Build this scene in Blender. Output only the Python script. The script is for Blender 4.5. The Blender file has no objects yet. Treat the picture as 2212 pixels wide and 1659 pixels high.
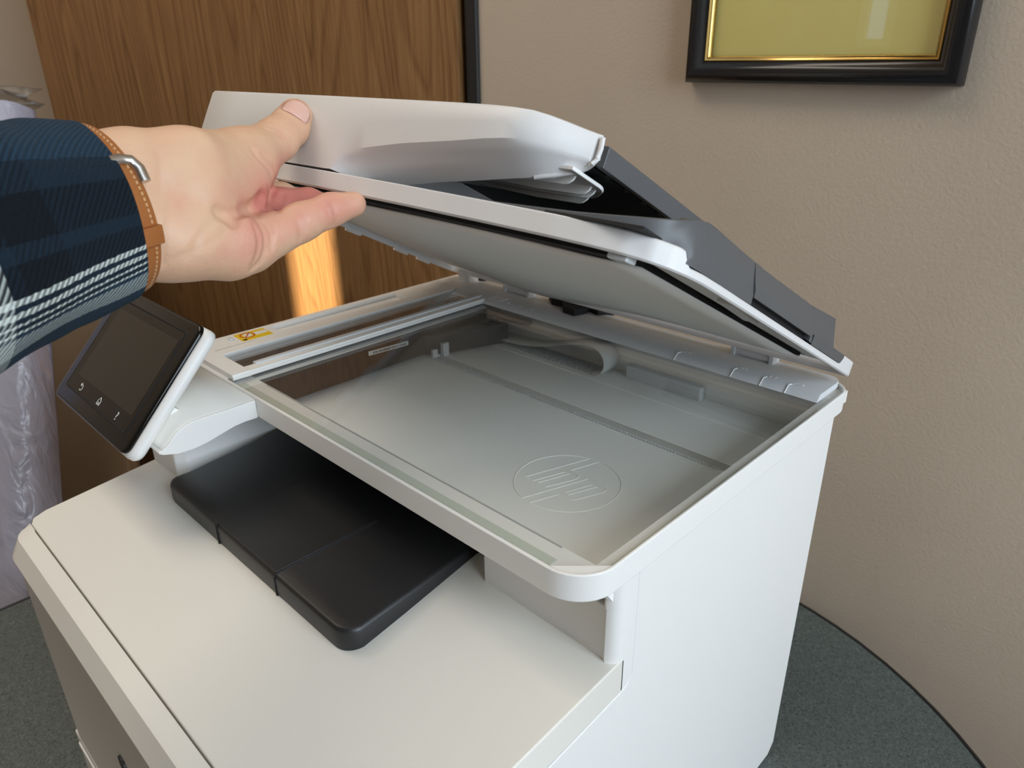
import bpy, bmesh, math, random
import numpy as np
from mathutils import Matrix, Vector
random.seed(4)
scene = bpy.context.scene
col = scene.collection
OZ = 1.085                      # height of the scanner glass above the floor; printer coordinates have z = 0 there
TABLE_Z = OZ - 0.3435

# ------------------------------------------------------------------ camera, world, lights, exposure
cam_d = bpy.data.cameras.new('camera'); cam = bpy.data.objects.new('camera', cam_d); col.objects.link(cam)
F_PX, YAW, PITCH, ROLL = 1587.1209, -0.77508, 0.41706, -0.01003
CAM = (0.48412, -0.45338, 0.20910)
cam_d.sensor_width = 36.0; cam_d.lens = F_PX / 2212 * 36.0; cam_d.clip_start = 0.02
_f = Vector((math.sin(YAW)*math.cos(PITCH), math.cos(YAW)*math.cos(PITCH), -math.sin(PITCH)))
_r = _f.cross(Vector((0, 0, 1))).normalized(); _u = _r.cross(_f)
_c, _s = math.cos(ROLL), math.sin(ROLL)
_x = _c*_r + _s*_u; _y = -_s*_r + _c*_u; _z = -_f
cam.matrix_world = Matrix(((_x.x, _y.x, _z.x, CAM[0]), (_x.y, _y.y, _z.y, CAM[1]), (_x.z, _y.z, _z.z, CAM[2] + OZ), (0, 0, 0, 1)))
cam_d.dof.use_dof = True; cam_d.dof.focus_distance = 0.43; cam_d.dof.aperture_fstop = 15.0
scene.camera = cam
scene.view_settings.view_transform = 'Standard'; scene.view_settings.look = 'None'
scene.view_settings.exposure = 0.0; scene.view_settings.gamma = 1.0; scene.view_settings.use_curve_mapping = False
scene.cycles.max_bounces = 8; scene.cycles.diffuse_bounces = 4; scene.cycles.glossy_bounces = 4
scene.cycles.transparent_max_bounces = 12; scene.cycles.sample_clamp_indirect = 6.0
scene.cycles.caustics_reflective = False; scene.cycles.caustics_refractive = False

wd = bpy.data.worlds.new('sky'); scene.world = wd; wd.use_nodes = True
wd.node_tree.nodes['Background'].inputs[0].default_value = (0.55, 0.72, 1.0, 1)
wd.node_tree.nodes['Background'].inputs[1].default_value = 1.6

def area(name, loc, target, sx, sy, power, color):
    d = bpy.data.lights.new(name, 'AREA'); d.shape = 'RECTANGLE'; d.size = sx; d.size_y = sy; d.energy = power; d.color = color
    o = bpy.data.objects.new(name, d); col.objects.link(o); o.location = loc
    o.rotation_euler = (Vector(target) - Vector(loc)).to_track_quat('-Z', 'Y').to_euler(); return o
ROOM = dict(x0=-1.62, x1=1.95, y0=-2.6, y1=0.237, z1=2.62)
# daylight of the window in the right wall, two ceiling lamps, the low sun through a slit added to shape it
area('window_daylight', (1.93, -0.40, 1.70), (0, -0.40, 1.35), 1.1, 1.4, 37.0, (0.79, 0.90, 1.0))
area('ceiling_lamp_light', (-0.70, -0.60, 2.56), (-0.70, -0.60, 0), 1.2, 0.6, 13.2, (1.0, 0.88, 0.74))
SUN_DIR = Vector((0.10, 0.98, -0.17)).normalized()
sd = bpy.data.lights.new('sun', 'SUN'); sd.energy = 19.0; sd.color = (1.0, 0.78, 0.43); sd.angle = math.radians(0.55)
so = bpy.data.objects.new('sun', sd); col.objects.link(so); so.location = (-1, -6, 4); so.rotation_euler = SUN_DIR.to_track_quat('-Z', 'Y').to_euler()

# ------------------------------------------------------------------ materials
def mat_new(name):
    m = bpy.data.materials.new(name); m.use_nodes = True
    nt = m.node_tree; return m, nt, nt.nodes['Principled BSDF']
def N(nt, t, **kw):
    n = nt.nodes.new(t)
    for k, v in kw.items(): setattr(n, k, v)
    return n
def simple(name, c, rough=0.5, metal=0.0, bump=0.0, bscale=900, spec=0.5, coat=0.0):
    m, nt, b = mat_new(name)
    b.inputs['Base Color'].default_value = (*c, 1); b.inputs['Roughness'].default_value = rough; b.inputs['Metallic'].default_value = metal
    b.inputs['Specular IOR Level'].default_value = spec; b.inputs['Coat Weight'].default_value = coat
    tc = N(nt, 'ShaderNodeTexCoord'); no = N(nt, 'ShaderNodeTexNoise'); no.inputs['Scale'].default_value = bscale; no.inputs['Detail'].default_value = 3
    nt.links.new(tc.outputs['Object'], no.inputs['Vector'])
    mr = N(nt, 'ShaderNodeMapRange'); mr.inputs['To Min'].default_value = max(0.02, rough*0.92); mr.inputs['To Max'].default_value = min(1, rough*1.08)
    nt.links.new(no.outputs['Fac'], mr.inputs['Value']); nt.links.new(mr.outputs[0], b.inputs['Roughness'])
    if bump:
        bp = N(nt, 'ShaderNodeBump'); bp.inputs['Strength'].default_value = bump; bp.inputs['Distance'].default_value = 0.0004
        nt.links.new(no.outputs['Fac'], bp.inputs['Height']); nt.links.new(bp.outputs[0], b.inputs['Normal'])
    return m
def ramp(nt, fac, stops):
    r = N(nt, 'ShaderNodeValToRGB'); e = r.color_ramp.elements
    while len(e) < len(stops): e.new(0.5)
    for k, (p, c) in enumerate(stops): e[k].position = p; e[k].color = (*c, 1)
    nt.links.new(fac, r.inputs[0]); return r.outputs[0]

WHITE = simple('white_plastic', (0.80, 0.785, 0.75), 0.42, bump=0.10, bscale=1500)
WARMW = simple('warm_white_plastic', (0.79, 0.760, 0.69), 0.48, bump=0.12, bscale=1500)
SHADEDW = simple('shaded_white_plastic', (0.69, 0.675, 0.66), 0.40, bump=0.10, bscale=1500)  # the body's white plastic, darkened in colour to stand in for dimmer light
BEDG = simple('scanner_bed_grey', (0.84, 0.835, 0.80), 0.5)
STRIPW = simple('pale_grey_plastic', (0.66, 0.67, 0.68), 0.42)
GREY = simple('charcoal_plastic', (0.088, 0.090, 0.093), 0.42, bump=0.10, bscale=1800)
BLACKP = simple('black_plastic', (0.012, 0.012, 0.013), 0.42, bump=0.10, bscale=1600)
BLACKM = simple('matt_black', (0.006, 0.006, 0.007), 0.7)
FOAM = simple('black_foam', (0.010, 0.010, 0.011), 0.95, bump=0.8, bscale=1200)
GLOSSB = simple('glossy_black', (0.006, 0.005, 0.004), 0.10, spec=0.28)
SCREEN = simple('dark_display', (0.020, 0.016, 0.010), 0.16, spec=0.35)
PADW = simple('white_platen_sheet', (0.80, 0.80, 0.77), 0.55)
DARKB = simple('dark_brown_plastic', (0.035, 0.026, 0.022), 0.22)
LEDGEL = simple('ledge_grey', (0.40, 0.41, 0.39), 0.6)
GAPD = simple('seam_shadow_grey', (0.25, 0.25, 0.24), 0.6)
PRINTW = simple('white_print', (0.75, 0.75, 0.72), 0.5)
YELLOW = simple('yellow_label', (0.80, 0.55, 0.015), 0.4)
REDP = simple('red_print', (0.55, 0.09, 0.02), 0.45)
BLACKINK = simple('black_ink', (0.012, 0.014, 0.012), 0.5)
BLUEINK = simple('slate_ink', (0.16, 0.19, 0.26), 0.5)
TAPE = simple('greenish_tape', (0.54, 0.58, 0.50), 0.4)
METAL = simple('brushed_steel', (0.55, 0.53, 0.50), 0.32, metal=1.0)
GOLD = simple('gilt', (0.80, 0.56, 0.20), 0.22, metal=1.0)
FRAMEB = simple('black_lacquer', (0.010, 0.010, 0.011), 0.22)
EDGEB = simple('black_edge_band', (0.012, 0.012, 0.012), 0.4)
TRIMB = simple('black_painted_trim', (0.010, 0.010, 0.010), 0.5)
TRANSL = simple('translucent_grey_plastic', (0.60, 0.62, 0.63), 0.35)

def glass(name, tint, ior=1.5, rough=0.0, refl=1.0):
    m = bpy.data.materials.new(name); m.use_nodes = True; nt = m.node_tree
    for n in list(nt.nodes): nt.nodes.remove(n)
    out = N(nt, 'ShaderNodeOutputMaterial'); mix = N(nt, 'ShaderNodeMixShader'); tr = N(nt, 'ShaderNodeBsdfTransparent'); gl = N(nt, 'ShaderNodeBsdfGlossy')
    ge = N(nt, 'ShaderNodeNewGeometry'); dt = N(nt, 'ShaderNodeVectorMath', operation='DOT_PRODUCT'); nt.links.new(ge.outputs['Incoming'], dt.inputs[0]); nt.links.new(ge.outputs['Normal'], dt.inputs[1])
    ab = N(nt, 'ShaderNodeMath', operation='ABSOLUTE'); nt.links.new(dt.outputs['Value'], ab.inputs[0])
    om = N(nt, 'ShaderNodeMath', operation='SUBTRACT'); om.inputs[0].default_value = 1.0; nt.links.new(ab.outputs[0], om.inputs[1])
    pw = N(nt, 'ShaderNodeMath', operation='POWER'); pw.inputs[1].default_value = 5.0; nt.links.new(om.outputs[0], pw.inputs[0])
    f0 = ((ior-1)/(ior+1))**2
    fr = N(nt, 'ShaderNodeMath', operation='MULTIPLY_ADD'); fr.inputs[1].default_value = 1-f0; fr.inputs[2].default_value = f0; nt.links.new(pw.outputs[0], fr.inputs[0])
    tr.inputs[0].default_value = (*tint, 1); gl.inputs['Roughness'].default_value = rough; gl.inputs['Color'].default_value = (refl, refl, refl, 1)
    nt.links.new(fr.outputs[0], mix.inputs[0]); nt.links.new(tr.outputs[0], mix.inputs[1]); nt.links.new(gl.outputs[0], mix.inputs[2]); nt.links.new(mix.outputs[0], out.inputs[0])
    return m
GLASS = glass('platen_glass', (0.985, 0.991, 0.986), 1.47)
PGLASS = glass('picture_glass', (0.97, 0.975, 0.96), 1.5)
WGLASS = glass('window_glass', (0.98, 0.99, 0.99), 1.45)

def wall_material(name, c):
    m, nt, b = mat_new(name); tc = N(nt, 'ShaderNodeTexCoord')
    n1 = N(nt, 'ShaderNodeTexNoise'); n1.inputs['Scale'].default_value = 300; n1.inputs['Detail'].default_value = 4; n1.inputs['Roughness'].default_value = 0.55
    n2 = N(nt, 'ShaderNodeTexNoise'); n2.inputs['Scale'].default_value = 6; n2.inputs['Detail'].default_value = 3
    nt.links.new(tc.outputs['Object'], n1.inputs['Vector']); nt.links.new(tc.outputs['Object'], n2.inputs['Vector'])
    cc = ramp(nt, n2.outputs['Fac'], [(0.3, tuple(x*0.96 for x in c)), (0.7, tuple(x*1.04 for x in c))])
    nt.links.new(cc, b.inputs['Base Color']); b.inputs['Roughness'].default_value = 0.62; b.inputs['Specular IOR Level'].default_value = 0.3
    bp = N(nt, 'ShaderNodeBump'); bp.inputs['Strength'].default_value = 0.36; bp.inputs['Distance'].default_value = 0.0010
    nt.links.new(n1.outputs['Fac'], bp.inputs['Height']); nt.links.new(bp.outputs[0], b.inputs['Normal']); return m
WALL = wall_material('beige_wall_paint', (0.52, 0.428, 0.335))
CEIL = simple('ceiling_white', (0.75, 0.72, 0.66), 0.8)
CARPET = simple('brown_carpet', (0.16, 0.12, 0.085), 0.95, bump=0.5, bscale=300)

def wood_material():
    m, nt, b = mat_new('oak_veneer'); tc = N(nt, 'ShaderNodeTexCoord')
    mp = N(nt, 'ShaderNodeMapping'); mp.inputs['Scale'].default_value = (1.0, 1.0, 0.085); nt.links.new(tc.outputs['Object'], mp.inputs['Vector'])
    big = N(nt, 'ShaderNodeTexNoise'); big.inputs['Scale'].default_value = 5.5; big.inputs['Detail'].default_value = 2.5; big.inputs['Roughness'].default_value = 0.45
    nt.links.new(mp.outputs[0], big.inputs['Vector'])
    mul = N(nt, 'ShaderNodeMath', operation='MULTIPLY'); mul.inputs[1].default_value = 42.0; nt.links.new(big.outputs['Fac'], mul.inputs[0])
    fr = N(nt, 'ShaderNodeMath', operation='FRACT'); nt.links.new(mul.outputs[0], fr.inputs[0])
    mp2 = N(nt, 'ShaderNodeMapping'); mp2.inputs['Scale'].default_value = (1.0, 1.0, 0.030); nt.links.new(tc.outputs['Object'], mp2.inputs['Vector'])
    fine = N(nt, 'ShaderNodeTexNoise'); fine.inputs['Scale'].default_value = 330; fine.inputs['Detail'].default_value = 4; fine.inputs['Roughness'].default_value = 0.65
    nt.links.new(mp2.outputs[0], fine.inputs['Vector'])
    mid = N(nt, 'ShaderNodeTexNoise'); mid.inputs['Scale'].default_value = 90; mid.inputs['Detail'].default_value = 3
    nt.links.new(mp2.outputs[0], mid.inputs['Vector'])
    ring = ramp(nt, fr.outputs[0], [(0.0, (0.34, 0.34, 0.34)), (0.12, (0.60, 0.60, 0.60)), (0.75, (0.76, 0.76, 0.76)), (1.0, (0.34, 0.34, 0.34))])
    a1 = N(nt, 'ShaderNodeMath', operation='MULTIPLY_ADD'); a1.inputs[1].default_value = 0.46; nt.links.new(ring, a1.inputs[0])
    s1 = N(nt, 'ShaderNodeMath', operation='MULTIPLY'); s1.inputs[1].default_value = 0.62; nt.links.new(fine.outputs['Fac'], s1.inputs[0]); nt.links.new(s1.outputs[0], a1.inputs[2])
    a2 = N(nt, 'ShaderNodeMath', operation='MULTIPLY_ADD'); a2.inputs[1].default_value = 0.30; nt.links.new(mid.outputs['Fac'], a2.inputs[0]); nt.links.new(a1.outputs[0], a2.inputs[2])
    c = ramp(nt, a2.outputs[0], [(0.38, (0.040, 0.017, 0.005)), (0.60, (0.150, 0.069, 0.023)), (0.80, (0.225, 0.112, 0.041)), (1.0, (0.29, 0.155, 0.062))])
    nt.links.new(c, b.inputs['Base Color']); b.inputs['Roughness'].default_value = 0.5; b.inputs['Specular IOR Level'].default_value = 0.3
    bp = N(nt, 'ShaderNodeBump'); bp.inputs['Strength'].default_value = 0.15; bp.inputs['Distance'].default_value = 0.0004
    nt.links.new(fine.outputs['Fac'], bp.inputs['Height']); nt.links.new(bp.outputs[0], b.inputs['Normal']); return m
WOOD = wood_material()

def table_material():
    m, nt, b = mat_new('dark_green_laminate'); tc = N(nt, 'ShaderNodeTexCoord')
    d = N(nt, 'ShaderNodeTexNoise'); d.inputs['Scale'].default_value = 300; d.inputs['Detail'].default_value = 2; nt.links.new(tc.outputs['Object'], d.inputs['Vector'])
    mixv = N(nt, 'ShaderNodeMix', data_type='VECTOR'); mixv.inputs['Factor'].default_value = 0.012
    nt.links.new(tc.outputs['Object'], mixv.inputs[4]); nt.links.new(d.outputs['Color'], mixv.inputs[5])
    v = N(nt, 'ShaderNodeTexNoise'); v.inputs['Scale'].default_value = 480; v.inputs['Detail'].default_value = 5; v.inputs['Roughness'].default_value = 0.7
    nt.links.new(mixv.outputs[1], v.inputs['Vector'])
    c = ramp(nt, v.outputs['Fac'], [(0.32, (0.022, 0.028, 0.026)), (0.5, (0.085, 0.102, 0.094)), (0.64, (0.145, 0.165, 0.153)), (0.78, (0.27, 0.30, 0.28))])
    nt.links.new(c, b.inputs['Base Color']); b.inputs['Roughness'].default_value = 0.55; b.inputs['Specular IOR Level'].default_value = 0.35
    bp = N(nt, 'ShaderNodeBump'); bp.inputs['Strength'].default_value = 0.2; bp.inputs['Distance'].default_value = 0.0003
    nt.links.new(v.outputs['Fac'], bp.inputs['Height']); nt.links.new(bp.outputs[0], b.inputs['Normal']); return m
TABLE = table_material()
CARD = simple('brown_cardboard', (0.40, 0.285, 0.175), 0.8, bump=0.2, bscale=200)
def film_material():
    m, nt, b = mat_new('white_plastic_wrap'); tc = N(nt, 'ShaderNodeTexCoord')
    n = N(nt, 'ShaderNodeTexNoise'); n.inputs['Scale'].default_value = 14; n.inputs['Detail'].default_value = 4; n.inputs['Distortion'].default_value = 0.8
    mp = N(nt, 'ShaderNodeMapping'); mp.inputs['Scale'].default_value = (2.2, 2.2, 0.7); nt.links.new(tc.outputs['Object'], mp.inputs['Vector']); nt.links.new(mp.outputs[0], n.inputs['Vector'])
    b.inputs['Base Color'].default_value = (0.42, 0.42, 0.52, 1); b.inputs['Roughness'].default_value = 0.28; b.inputs['Coat Weight'].default_value = 0.4
    bp = N(nt, 'ShaderNodeBump'); bp.inputs['Strength'].default_value = 0.7; bp.inputs['Distance'].default_value = 0.012
    nt.links.new(n.outputs['Fac'], bp.inputs['Height']); nt.links.new(bp.outputs[0], b.inputs['Normal']); nt.links.new(bp.outputs[0], b.inputs['Coat Normal']); return m
FILM = film_material()
def paper_material():
    m, nt, b = mat_new('olive_gold_paper'); tc = N(nt, 'ShaderNodeTexCoord')
    n = N(nt, 'ShaderNodeTexNoise'); n.inputs['Scale'].default_value = 9; n.inputs['Detail'].default_value = 6; nt.links.new(tc.outputs['Object'], n.inputs['Vector'])
    c = ramp(nt, n.outputs['Fac'], [(0.3, (0.86, 0.72, 0.24)), (0.7, (0.90, 0.79, 0.30))]); nt.links.new(c, b.inputs['Base Color']); b.inputs['Roughness'].default_value = 0.7; return m
PAPER = paper_material()

# ------------------------------------------------------------------ geometry helpers
class G:
    """Collects shapes in printer coordinates; make() links them as one mesh object."""
    def __init__(s): s.v = []; s.f = []
    def add(s, v, f):
        o = len(s.v); s.v += [tuple(p) for p in v]; s.f += [tuple(i + o for i in q) for q in f]; return s
    def box(s, x0, x1, y0, y1, z0, z1, fn=None):
        v = [(x, y, z) for z in (z0, z1) for y in (y0, y1) for x in (x0, x1)]
        if fn: v = [fn(*p) for p in v]
        return s.add(v, [(0, 2, 3, 1), (4, 5, 7, 6), (0, 1, 5, 4), (2, 6, 7, 3), (0, 4, 6, 2), (1, 3, 7, 5)])
    def prism(s, poly, fn, t0, t1):
        n = len(poly); v = [fn(a, b, t0) for a, b in poly] + [fn(a, b, t1) for a, b in poly]
        return s.add(v, [tuple(range(n))[::-1], tuple(range(n, 2*n))] + [(i, (i+1) % n, n+(i+1) % n, n+i) for i in range(n)])
    def ring(s, outer, inner, fn, t0, t1):
        n = len(outer); v = [fn(a, b, t) for t in (t0, t1) for P in (outer, inner) for a, b in P]
        f = []
        for i in range(n):
            j = (i+1) % n
            f += [(i, n+i, n+j, j), (2*n+i, 2*n+j, 3*n+j, 3*n+i), (i, j, 2*n+j, 2*n+i), (n+i, 3*n+i, 3*n+j, n+j)]
        return s.add(v, f)
    def loft(s, rows, closed=False, caps=False):
        m = len(rows[0]); v = [p for r in rows for p in r]; f = []
        for i in range(len(rows)-1):
            for k in range(m if closed else m-1):
                k2 = (k+1) % m; f.append((i*m+k, i*m+k2, (i+1)*m+k2, (i+1)*m+k))
        if caps: f += [tuple(range(m))[::-1], tuple((len(rows)-1)*m+k for k in range(m))]
        return s.add(v, f)
    def tube(s, pts, r, n=8):
        pts = [Vector(p) for p in pts]; rows = []; up = Vector((0.13, 0.27, 0.95))
        for i, p in enumerate(pts):
            t = (pts[min(i+1, len(pts)-1)] - pts[max(i-1, 0)]).normalized(); a = t.cross(up).normalized(); b = t.cross(a)
            rr = r[i] if isinstance(r, (list, tuple)) else r
            rows.append([p + rr*(math.cos(2*math.pi*k/n)*a + math.sin(2*math.pi*k/n)*b) for k in range(n)])
        return s.loft(rows, True, True)
    def make(s, name, m, parent=None, bevel=0, seg=2, smooth=True, angle=40, solid=0):
        me = bpy.data.meshes.new(name); o = bpy.data.objects.new(name, me); col.objects.link(o)
        off = Vector((0, 0, 0))
        if parent is not None: o.parent = parent; off = ORIGIN.get(parent, Vector((0, 0, 0)))
        ORIGIN[o] = off
        me.from_pydata([tuple(Vector(p) + Vector((0, 0, OZ)) - off) for p in s.v], [], s.f)
        bm = bmesh.new(); bm.from_mesh(me); bmesh.ops.remove_doubles(bm, verts=bm.verts, dist=1e-7); bmesh.ops.recalc_face_normals(bm, faces=bm.faces); bm.to_mesh(me); bm.free()
        if smooth:
            me.polygons.foreach_set('use_smooth', [True]*len(me.polygons)); me.set_sharp_from_angle(angle=math.radians(angle))
        me.materials.append(m)
        if solid:
            sm = o.modifiers.new('thickness', 'SOLIDIFY'); sm.thickness = solid; sm.offset = 0
        if bevel:
            b = o.modifiers.new('edge', 'BEVEL'); b.width = bevel; b.segments = seg; b.limit_method = 'ANGLE'; b.angle_limit = math.radians(angle); b.harden_normals = True
        return o
ORIGIN = {}
def thing(name, label, cat, loc, group=None):
    """An Empty at a thing's base (printer coordinates)."""
    o = bpy.data.objects.new(name, None); col.objects.link(o); o.empty_display_size = 0.05
    w = Vector(loc) + Vector((0, 0, OZ)); o.location = w; ORIGIN[o] = w; o['label'] = label; o['category'] = cat
    if group: o['group'] = group
    return o
def lab(o, text): o['label'] = text; return o
def structure(o): o['kind'] = 'structure'; return o
def rrect(x0, x1, y0, y1, r, n=6):
    """Rounded rectangle; r = radii at (x0,y0), (x1,y0), (x1,y1), (x0,y1)."""
    if not isinstance(r, (list, tuple)): r = [r]*4
    P = []
    for (cx, cy, a0, q) in ((x0, y0, 180, r[0]), (x1, y0, 270, r[1]), (x1, y1, 0, r[2]), (x0, y1, 90, r[3])):
        sx = 1 if cx == x0 else -1; sy = 1 if cy == y0 else -1
        for k in range(n+1):
            a = math.radians(a0 + 90*k/n); P.append((cx + sx*q + q*math.cos(a), cy + sy*q + q*math.sin(a)))
    return P
XY = lambda a, b, t: (a, b, t)              # plan outline, extruded up
YZ = lambda a, b, t: (t, a, b)              # side profile, extruded across
XZ = lambda a, b, t: (a, t, b)
def arc(cx, cy, r, a0, a1, n=8): return [(cx + r*math.cos(math.radians(a0 + (a1-a0)*k/n)), cy + r*math.sin(math.radians(a0 + (a1-a0)*k/n))) for k in range(n+1)]
def glyphs(text, size, fn, thick=0.00012):
    """Letter shapes of the built-in face as flat solids; fn(x, y, t) places them."""
    c = bpy.data.curves.new('glyph', 'FONT'); c.body = text; c.size = size; c.extrude = thick
    o = bpy.data.objects.new('glyph', c); col.objects.link(o); dg = bpy.context.evaluated_depsgraph_get(); me = bpy.data.meshes.new_from_object(o.evaluated_get(dg))
    g = G(); g.add([fn(v.co.x, v.co.y, v.co.z) for v in me.vertices], [tuple(p.vertices) for p in me.polygons])
    bpy.data.objects.remove(o); bpy.data.meshes.remove(me); bpy.data.curves.remove(c); return g
def stroke(pts, w, h, fn, g=None):
    """A thin raised line through 2-D points."""
    g = g or G()
    for (a, b) in zip(pts[:-1], pts[1:]):
        d = Vector((b[0]-a[0], b[1]-a[1])); L = d.length
        if L < 1e-9: continue
        d /= L; n = Vector((-d.y, d.x)); e = d*(w*0.45)
        q = [Vector(a)-n*w-e, Vector(b)-n*w+e, Vector(b)+n*w+e, Vector(a)+n*w-e]
        m = [Vector(a)-e, Vector(b)+e]
        v = [fn(p.x, p.y, 0) for p in q] + [fn(p.x, p.y, h) for p in m]
        g.add(v, [(0, 1, 5, 4), (2, 3, 4, 5), (0, 4, 3), (1, 2, 5), (0, 3, 2, 1)])
    return g

# ------------------------------------------------------------------ the room
R = ROOM; ZF, ZC = -OZ, R['z1'] - OZ
g = G().box(R['x0'], R['x1'], R['y0'], 0.6, ZF-0.1, ZF); structure(g.make('floor', CARPET))
g = G().box(R['x0'], R['x1'], R['y0'], 0.6, ZC, ZC+0.1); structure(g.make('ceiling', CEIL))
g = G().box(-0.262, R['x1'], R['y1'], R['y1']+0.12, ZF, ZC).box(R['x0'], -1.30, R['y1'], R['y1']+0.12, ZF, ZC).box(-1.30, -0.262, R['y1'], R['y1']+0.12, ZC-0.42, ZC)
structure(g.make('wall_back', WALL, smooth=False))
g = G().box(R['x0']-0.1, R['x0'], R['y0'], 0.6, ZF, ZC); structure(g.make('wall_left', WALL, smooth=False))
g = G().box(R['x0'], R['x1'], 0.55, 0.6, ZF, ZC); structure(g.make('wall_passage', WALL, smooth=False))
# right wall with the wide window, front wall with an added slit that cuts the sun to a strip
WY0, WY1, WZ0, WZ1 = -0.97, 0.17, 0.98-OZ, 2.42-OZ
g = G()
for (a, b, c, d) in ((R['y0'], WY0, ZF, ZC), (WY1, R['y1'], ZF, ZC), (WY0, WY1, ZF, WZ0), (WY0, WY1, WZ1, ZC)): g.box(R['x1'], R['x1']+0.12, a, b, c, d)
structure(g.make('wall_right', WALL, smooth=False))
SX0, SX1, SZ0, SZ1 = -0.842, -0.764, 0.27, 0.62
g = G()
for (a, b, c, d) in ((R['x0'], SX0, ZF, ZC), (SX1, R['x1'], ZF, ZC), (SX0, SX1, ZF, SZ0), (SX0, SX1, SZ1, ZC)): g.box(a, b, R['y0']-0.02, R['y0'], c, d)
structure(g.make('wall_front', WALL, smooth=False))
w1 = structure(G().ring([(WY0, WZ0), (WY1, WZ0), (WY1, WZ1), (WY0, WZ1)], [(WY0+.05, WZ0+.05), (WY1-.05, WZ0+.05), (WY1-.05, WZ1-.05), (WY0+.05, WZ1-.05)], YZ, R['x1']+0.02, R['x1']+0.08).make('window_1', WHITE))
G().box(R['x1']+0.045, R['x1']+0.05, WY0+.05, WY1-.05, WZ0+.05, WZ1-.05).make('pane', WGLASS, w1)
G().box(R['x1']+0.03, R['x1']+0.07, -0.42, -0.38, WZ0+.05, WZ1-.05).make('mullion', WHITE, w1)
w2 = structure(G().ring([(SX0-.03, SZ0-.03), (SX1+.03, SZ0-.03), (SX1+.03, SZ1+.03), (SX0-.03, SZ1+.03)], [(SX0, SZ0), (SX1, SZ0), (SX1, SZ1), (SX0, SZ1)], XZ, R['y0'], R['y0']+0.015).make('sun_slit', WHITE))  # unseen opening, added and sized to throw the sun strip on the door
G().box(SX0, SX1, R['y0']-0.012, R['y0']-0.009, SZ0, SZ1).make('pane', WGLASS, w2)
cl = thing('ceiling_light', 'white framed ceiling light above the wrapped panel', 'light', (-0.70, -0.60, ZC))
G().ring(rrect(-1.32, -0.08, -0.92, -0.28, .02), rrect(-1.30, -0.10, -0.90, -0.30, .02), XY, ZC-0.045, ZC).make('light_frame', WHITE, cl)

# door leaf standing open at twenty degrees, black strip at the wall's end
DA = math.radians(20); DD = Vector((-math.cos(DA), -math.sin(DA), 0)); DN = Vector((math.sin(DA), -math.cos(DA), 0)); DK = Vector((-0.2635, 0.228, 0))
me = bpy.data.meshes.new('door_1'); door = bpy.data.objects.new('door_1', me); col.objects.link(door)
DW = 0.793
v = [(x, y, z) for z in (0.02, 2.05) for y in (-0.040, 0.0) for x in (0.006, DW)]
me.from_pydata(v, [], [(0, 2, 3, 1), (4, 5, 7, 6), (0, 1, 5, 4), (2, 6, 7, 3), (0, 4, 6, 2), (1, 3, 7, 5)]); me.materials.append(WOOD)
bm = bmesh.new(); bm.from_mesh(me); bmesh.ops.recalc_face_normals(bm, faces=bm.faces); bm.to_mesh(me); bm.free()
door.matrix_world = Matrix(((DD.x, DN.x, 0, DK.x), (DD.y, DN.y, 0, DK.y), (0, 0, 1, 0), (0, 0, 0, 1)))
b = door.modifiers.new('edge', 'BEVEL'); b.width = 0.002; b.segments = 2; structure(door)
ORIGIN[door] = Vector((0, 0, 0))
def door_part(name, gg, m):
    o = gg.make(name, m); o.parent = door; o.matrix_parent_inverse = door.matrix_world.inverted(); return o
dp = lambda a, n, z: tuple(DK + DD*a + DN*n + Vector((0, 0, z - OZ)))
gg = G(); gg.tube([dp(DW-.06, 0.0, 1.0), dp(DW-.06, 0.045, 1.0), dp(DW-.075, 0.052, 1.0), dp(DW-.17, 0.052, 1.0)], 0.009)
door_part('door_handle', gg, METAL)
t = structure(G().prism(rrect(-0.2625, -0.2425, 0.231, 0.30, .002, 2), XY, ZF, ZC).make('trim_1', TRIMB))
# skirting along the back wall
structure(G().box(-0.24, R['x1'], R['y1']-0.012, R['y1'], ZF, ZF+0.09).make('baseboard_back', TRIMB))

# picture
YP = R['y1']
pf = thing('picture_frame', 'black picture frame with gilt inner edge around plain olive gold paper on beige wall', 'picture frame', (0.184, YP, 0.186))
PX0, PX1, PZ0, PZ1 = 0.0620, 0.3060, 0.1862, 0.52
prof = [(0.0, 0.0), (0.0, 0.012), (0.0035, 0.0175), (0.008, 0.0195), (0.0125, 0.0175), (0.0145, 0.0125), (0.0185, 0.0105), (0.0185, 0.004)]
def frame_ring(prof, x0, x1, z0, z1):
    return G().loft([[(x0+a, YP-b, z0+a), (x1-a, YP-b, z0+a), (x1-a, YP-b, z1-a), (x0+a, YP-b, z1-a)] for a, b in prof], closed=True)
frame_ring(prof, PX0, PX1, PZ0, PZ1).make('frame', FRAMEB, pf, angle=50)
lab(frame_ring([(0.0180, 0.004), (0.0180, 0.0108), (0.0195, 0.0118), (0.0208, 0.0100), (0.0222, 0.0106), (0.0232, 0.0085), (0.0232, 0.004)], PX0, PX1, PZ0, PZ1).make('gilt_edge', GOLD, pf, angle=70), 'thin gilt inner edge')
lab(G().box(PX0+.0225, PX1-.0225, YP-0.0045, YP-0.001, PZ0+.0225, PZ1-.0225).make('paper', PAPER, pf), 'plain olive gold paper')
G().box(PX0+.0228, PX1-.0228, YP-0.0075, YP-0.0062, PZ0+.0228, PZ1-.0228).make('glass_pane', PGLASS, pf)

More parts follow.
